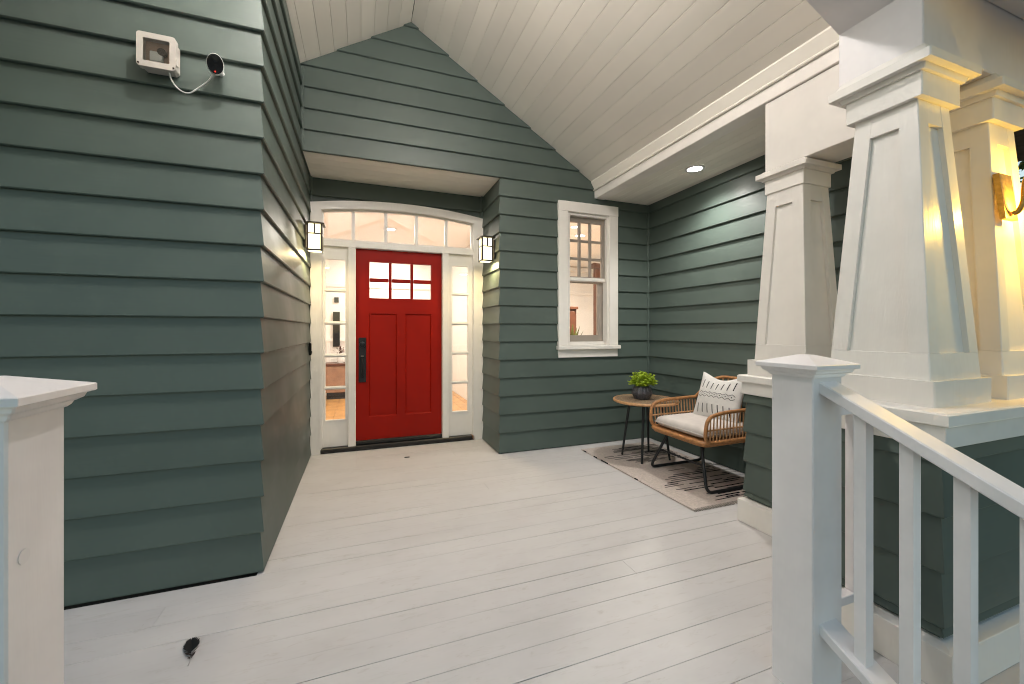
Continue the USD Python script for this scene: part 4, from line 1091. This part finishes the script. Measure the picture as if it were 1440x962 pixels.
t.add("frame", cb(-0.52, -0.40, 8.455, 8.482, 0.95, 1.62), "dark_frame"); t.add("glass", cb(-0.505, -0.415, 8.45, 8.4545, 0.97, 1.60), "handle_metal")
t = Thing("hall_switch", "small grey control panel on the hall wall above the mirror", "wall panel", (-0.44, 8.47, 1.8))
t.add("plate", cb(-0.50, -0.42, 8.47, 8.4995, 1.80, 1.90), "dark_frame")
t = Thing("hall_vase", "vase of reddish dried flowers on the bench behind the sidelight", "vase", (-0.35, 8.2, 0.66))
t.add("vase", lathe([(0, 0.66), (0.05, 0.66), (0.07, 0.72), (0.045, 0.80), (0.05, 0.82), (0, 0.81)], -0.38, 8.2, 20), "camera_white", smooth=40)
its = []
for i in range(60):
    a = rng.uniform(0, 6.28); el = rng.uniform(0.5, 1.5); d = np.array([math.cos(a) * math.cos(el), math.sin(a) * math.cos(el), math.sin(el)])
    its.append(leaf_at(np.array([-0.38, 8.2, 0.81]) + d * rng.uniform(0.02, 0.14), d, 0.05, 0.02))
t.add("flowers", leaves(its), "brown_wood", kind="stuff")
t = Thing("wood_cabinet", "tall reddish brown wooden cabinet in the room behind the window", "cabinet", (3.4, 6.3, 0.02))
t.add("body", cb(3.02, 3.36, 6.0, 6.5, 0.021, 1.62), "brown_wood"); t.add("door", cb(3.05, 3.33, 5.98, 5.9995, 0.1, 1.58), "brown_wood"); t.add("top", cb(3.0, 3.38, 5.97, 6.52, 1.62, 1.66), "brown_wood")
t = Thing("wood_door_casing", "reddish brown wood doorway trim at the right of the window room", "door frame", (4.5, 7.0, 0.02))
t.add("leg", cb(4.36, 4.52, 7.0, 7.10, 0.8, 2.5), "brown_wood"); t.add("head", cb(4.30, 5.3, 6.98, 7.12, 2.5, 2.6), "brown_wood"); t.add("leg", cb(5.2, 5.3, 7.0, 7.1, 0.021, 2.5), "brown_wood"); t.add("wall_panel", cb(4.3, 5.45, 7.02, 7.08, 0.021, 0.799), "interior_white")
t = Thing("indoor_plant", "spiky green and yellow plant on the floor behind the window", "plant", (2.62, 4.8, 0.02))
t.add("planter", lathe([(0, 0.021), (0.12, 0.021), (0.15, 0.8), (0.14, 0.8), (0, 0.76)], 2.64, 4.85, 24), "tan_wood", smooth=40)
its = []
for i in range(46):
    a = rng.uniform(0, 6.28); el = rng.uniform(0.7, 1.5); d = np.array([math.cos(a) * math.cos(el), math.sin(a) * math.cos(el), math.sin(el)])
    its.append(leaf_at((2.64, 4.85, 0.76), d, rng.uniform(0.45, 0.80), 0.045, rng.uniform(-.5, .5)))
t.add("leaves", leaves(its), "indoor_leaf", kind="stuff")

# ================================================================== OUTSIDE
def tree(label, x, y, h, r, nleaf, seed):
    t = Thing("tree", label, "tree", (x, y, -0.62)); R = random.Random(seed)
    tr = [tube(smooth_path([(x, y, -0.64), (x + 0.1, y, h * 0.3), (x - 0.05, y + 0.1, h * 0.6)], 4), 0.16, 10, r_end=0.07)]
    its = []
    for i in range(16):
        a = R.uniform(0, 6.28); z = h * R.uniform(0.35, 0.6); e = np.array([x + math.cos(a) * r * R.uniform(.4, .8), y + math.sin(a) * r * R.uniform(.4, .8), z + h * R.uniform(.05, .35)])
        tr.append(tube(smooth_path([(x, y, z), (np.array([x, y, z]) + e) / 2 + [0, 0, .1], e], 3), 0.05, 6, r_end=0.012))
        for k in range(nleaf // 16):
            g_ = np.array([R.gauss(0, 1), R.gauss(0, 1), R.gauss(0, .8)]) * r * 0.23
            its.append(leaf_at(e + g_, (R.uniform(-1, 1), R.uniform(-1, 1), R.uniform(-.6, .6)), R.uniform(.07, .13), R.uniform(.035, .06), R.uniform(-1, 1)))
    t.add("trunk", join(tr), "bark", smooth=50); t.add("crown", leaves(its), "tree_leaf", kind="stuff")
tree("leafy tree beyond the porch at the right edge, under the eave", 8.2, 2.9, 4.6, 2.2, 7000, 3)
tree("leafy tree in the yard to the right, farther from the porch", 11.5, 1.0, 5.5, 2.6, 5000, 5)
its = []; R = random.Random(9)
for i in range(9000):
    its.append(leaf_at((R.uniform(5.2, 6.2), R.uniform(-3, 6), -0.6 + 1.9 * R.random() ** .7), (R.uniform(-1, 1), R.uniform(-1, 1), R.uniform(-.5, .8)), R.uniform(.06, .1), R.uniform(.03, .05), R.uniform(-1, 1)))
t = Thing("hedge", "dark green hedge outside the porch at the right edge", "hedge", (5.7, 1.5, -0.62)); t.add("foliage", leaves(its), "tree_leaf", kind="stuff")
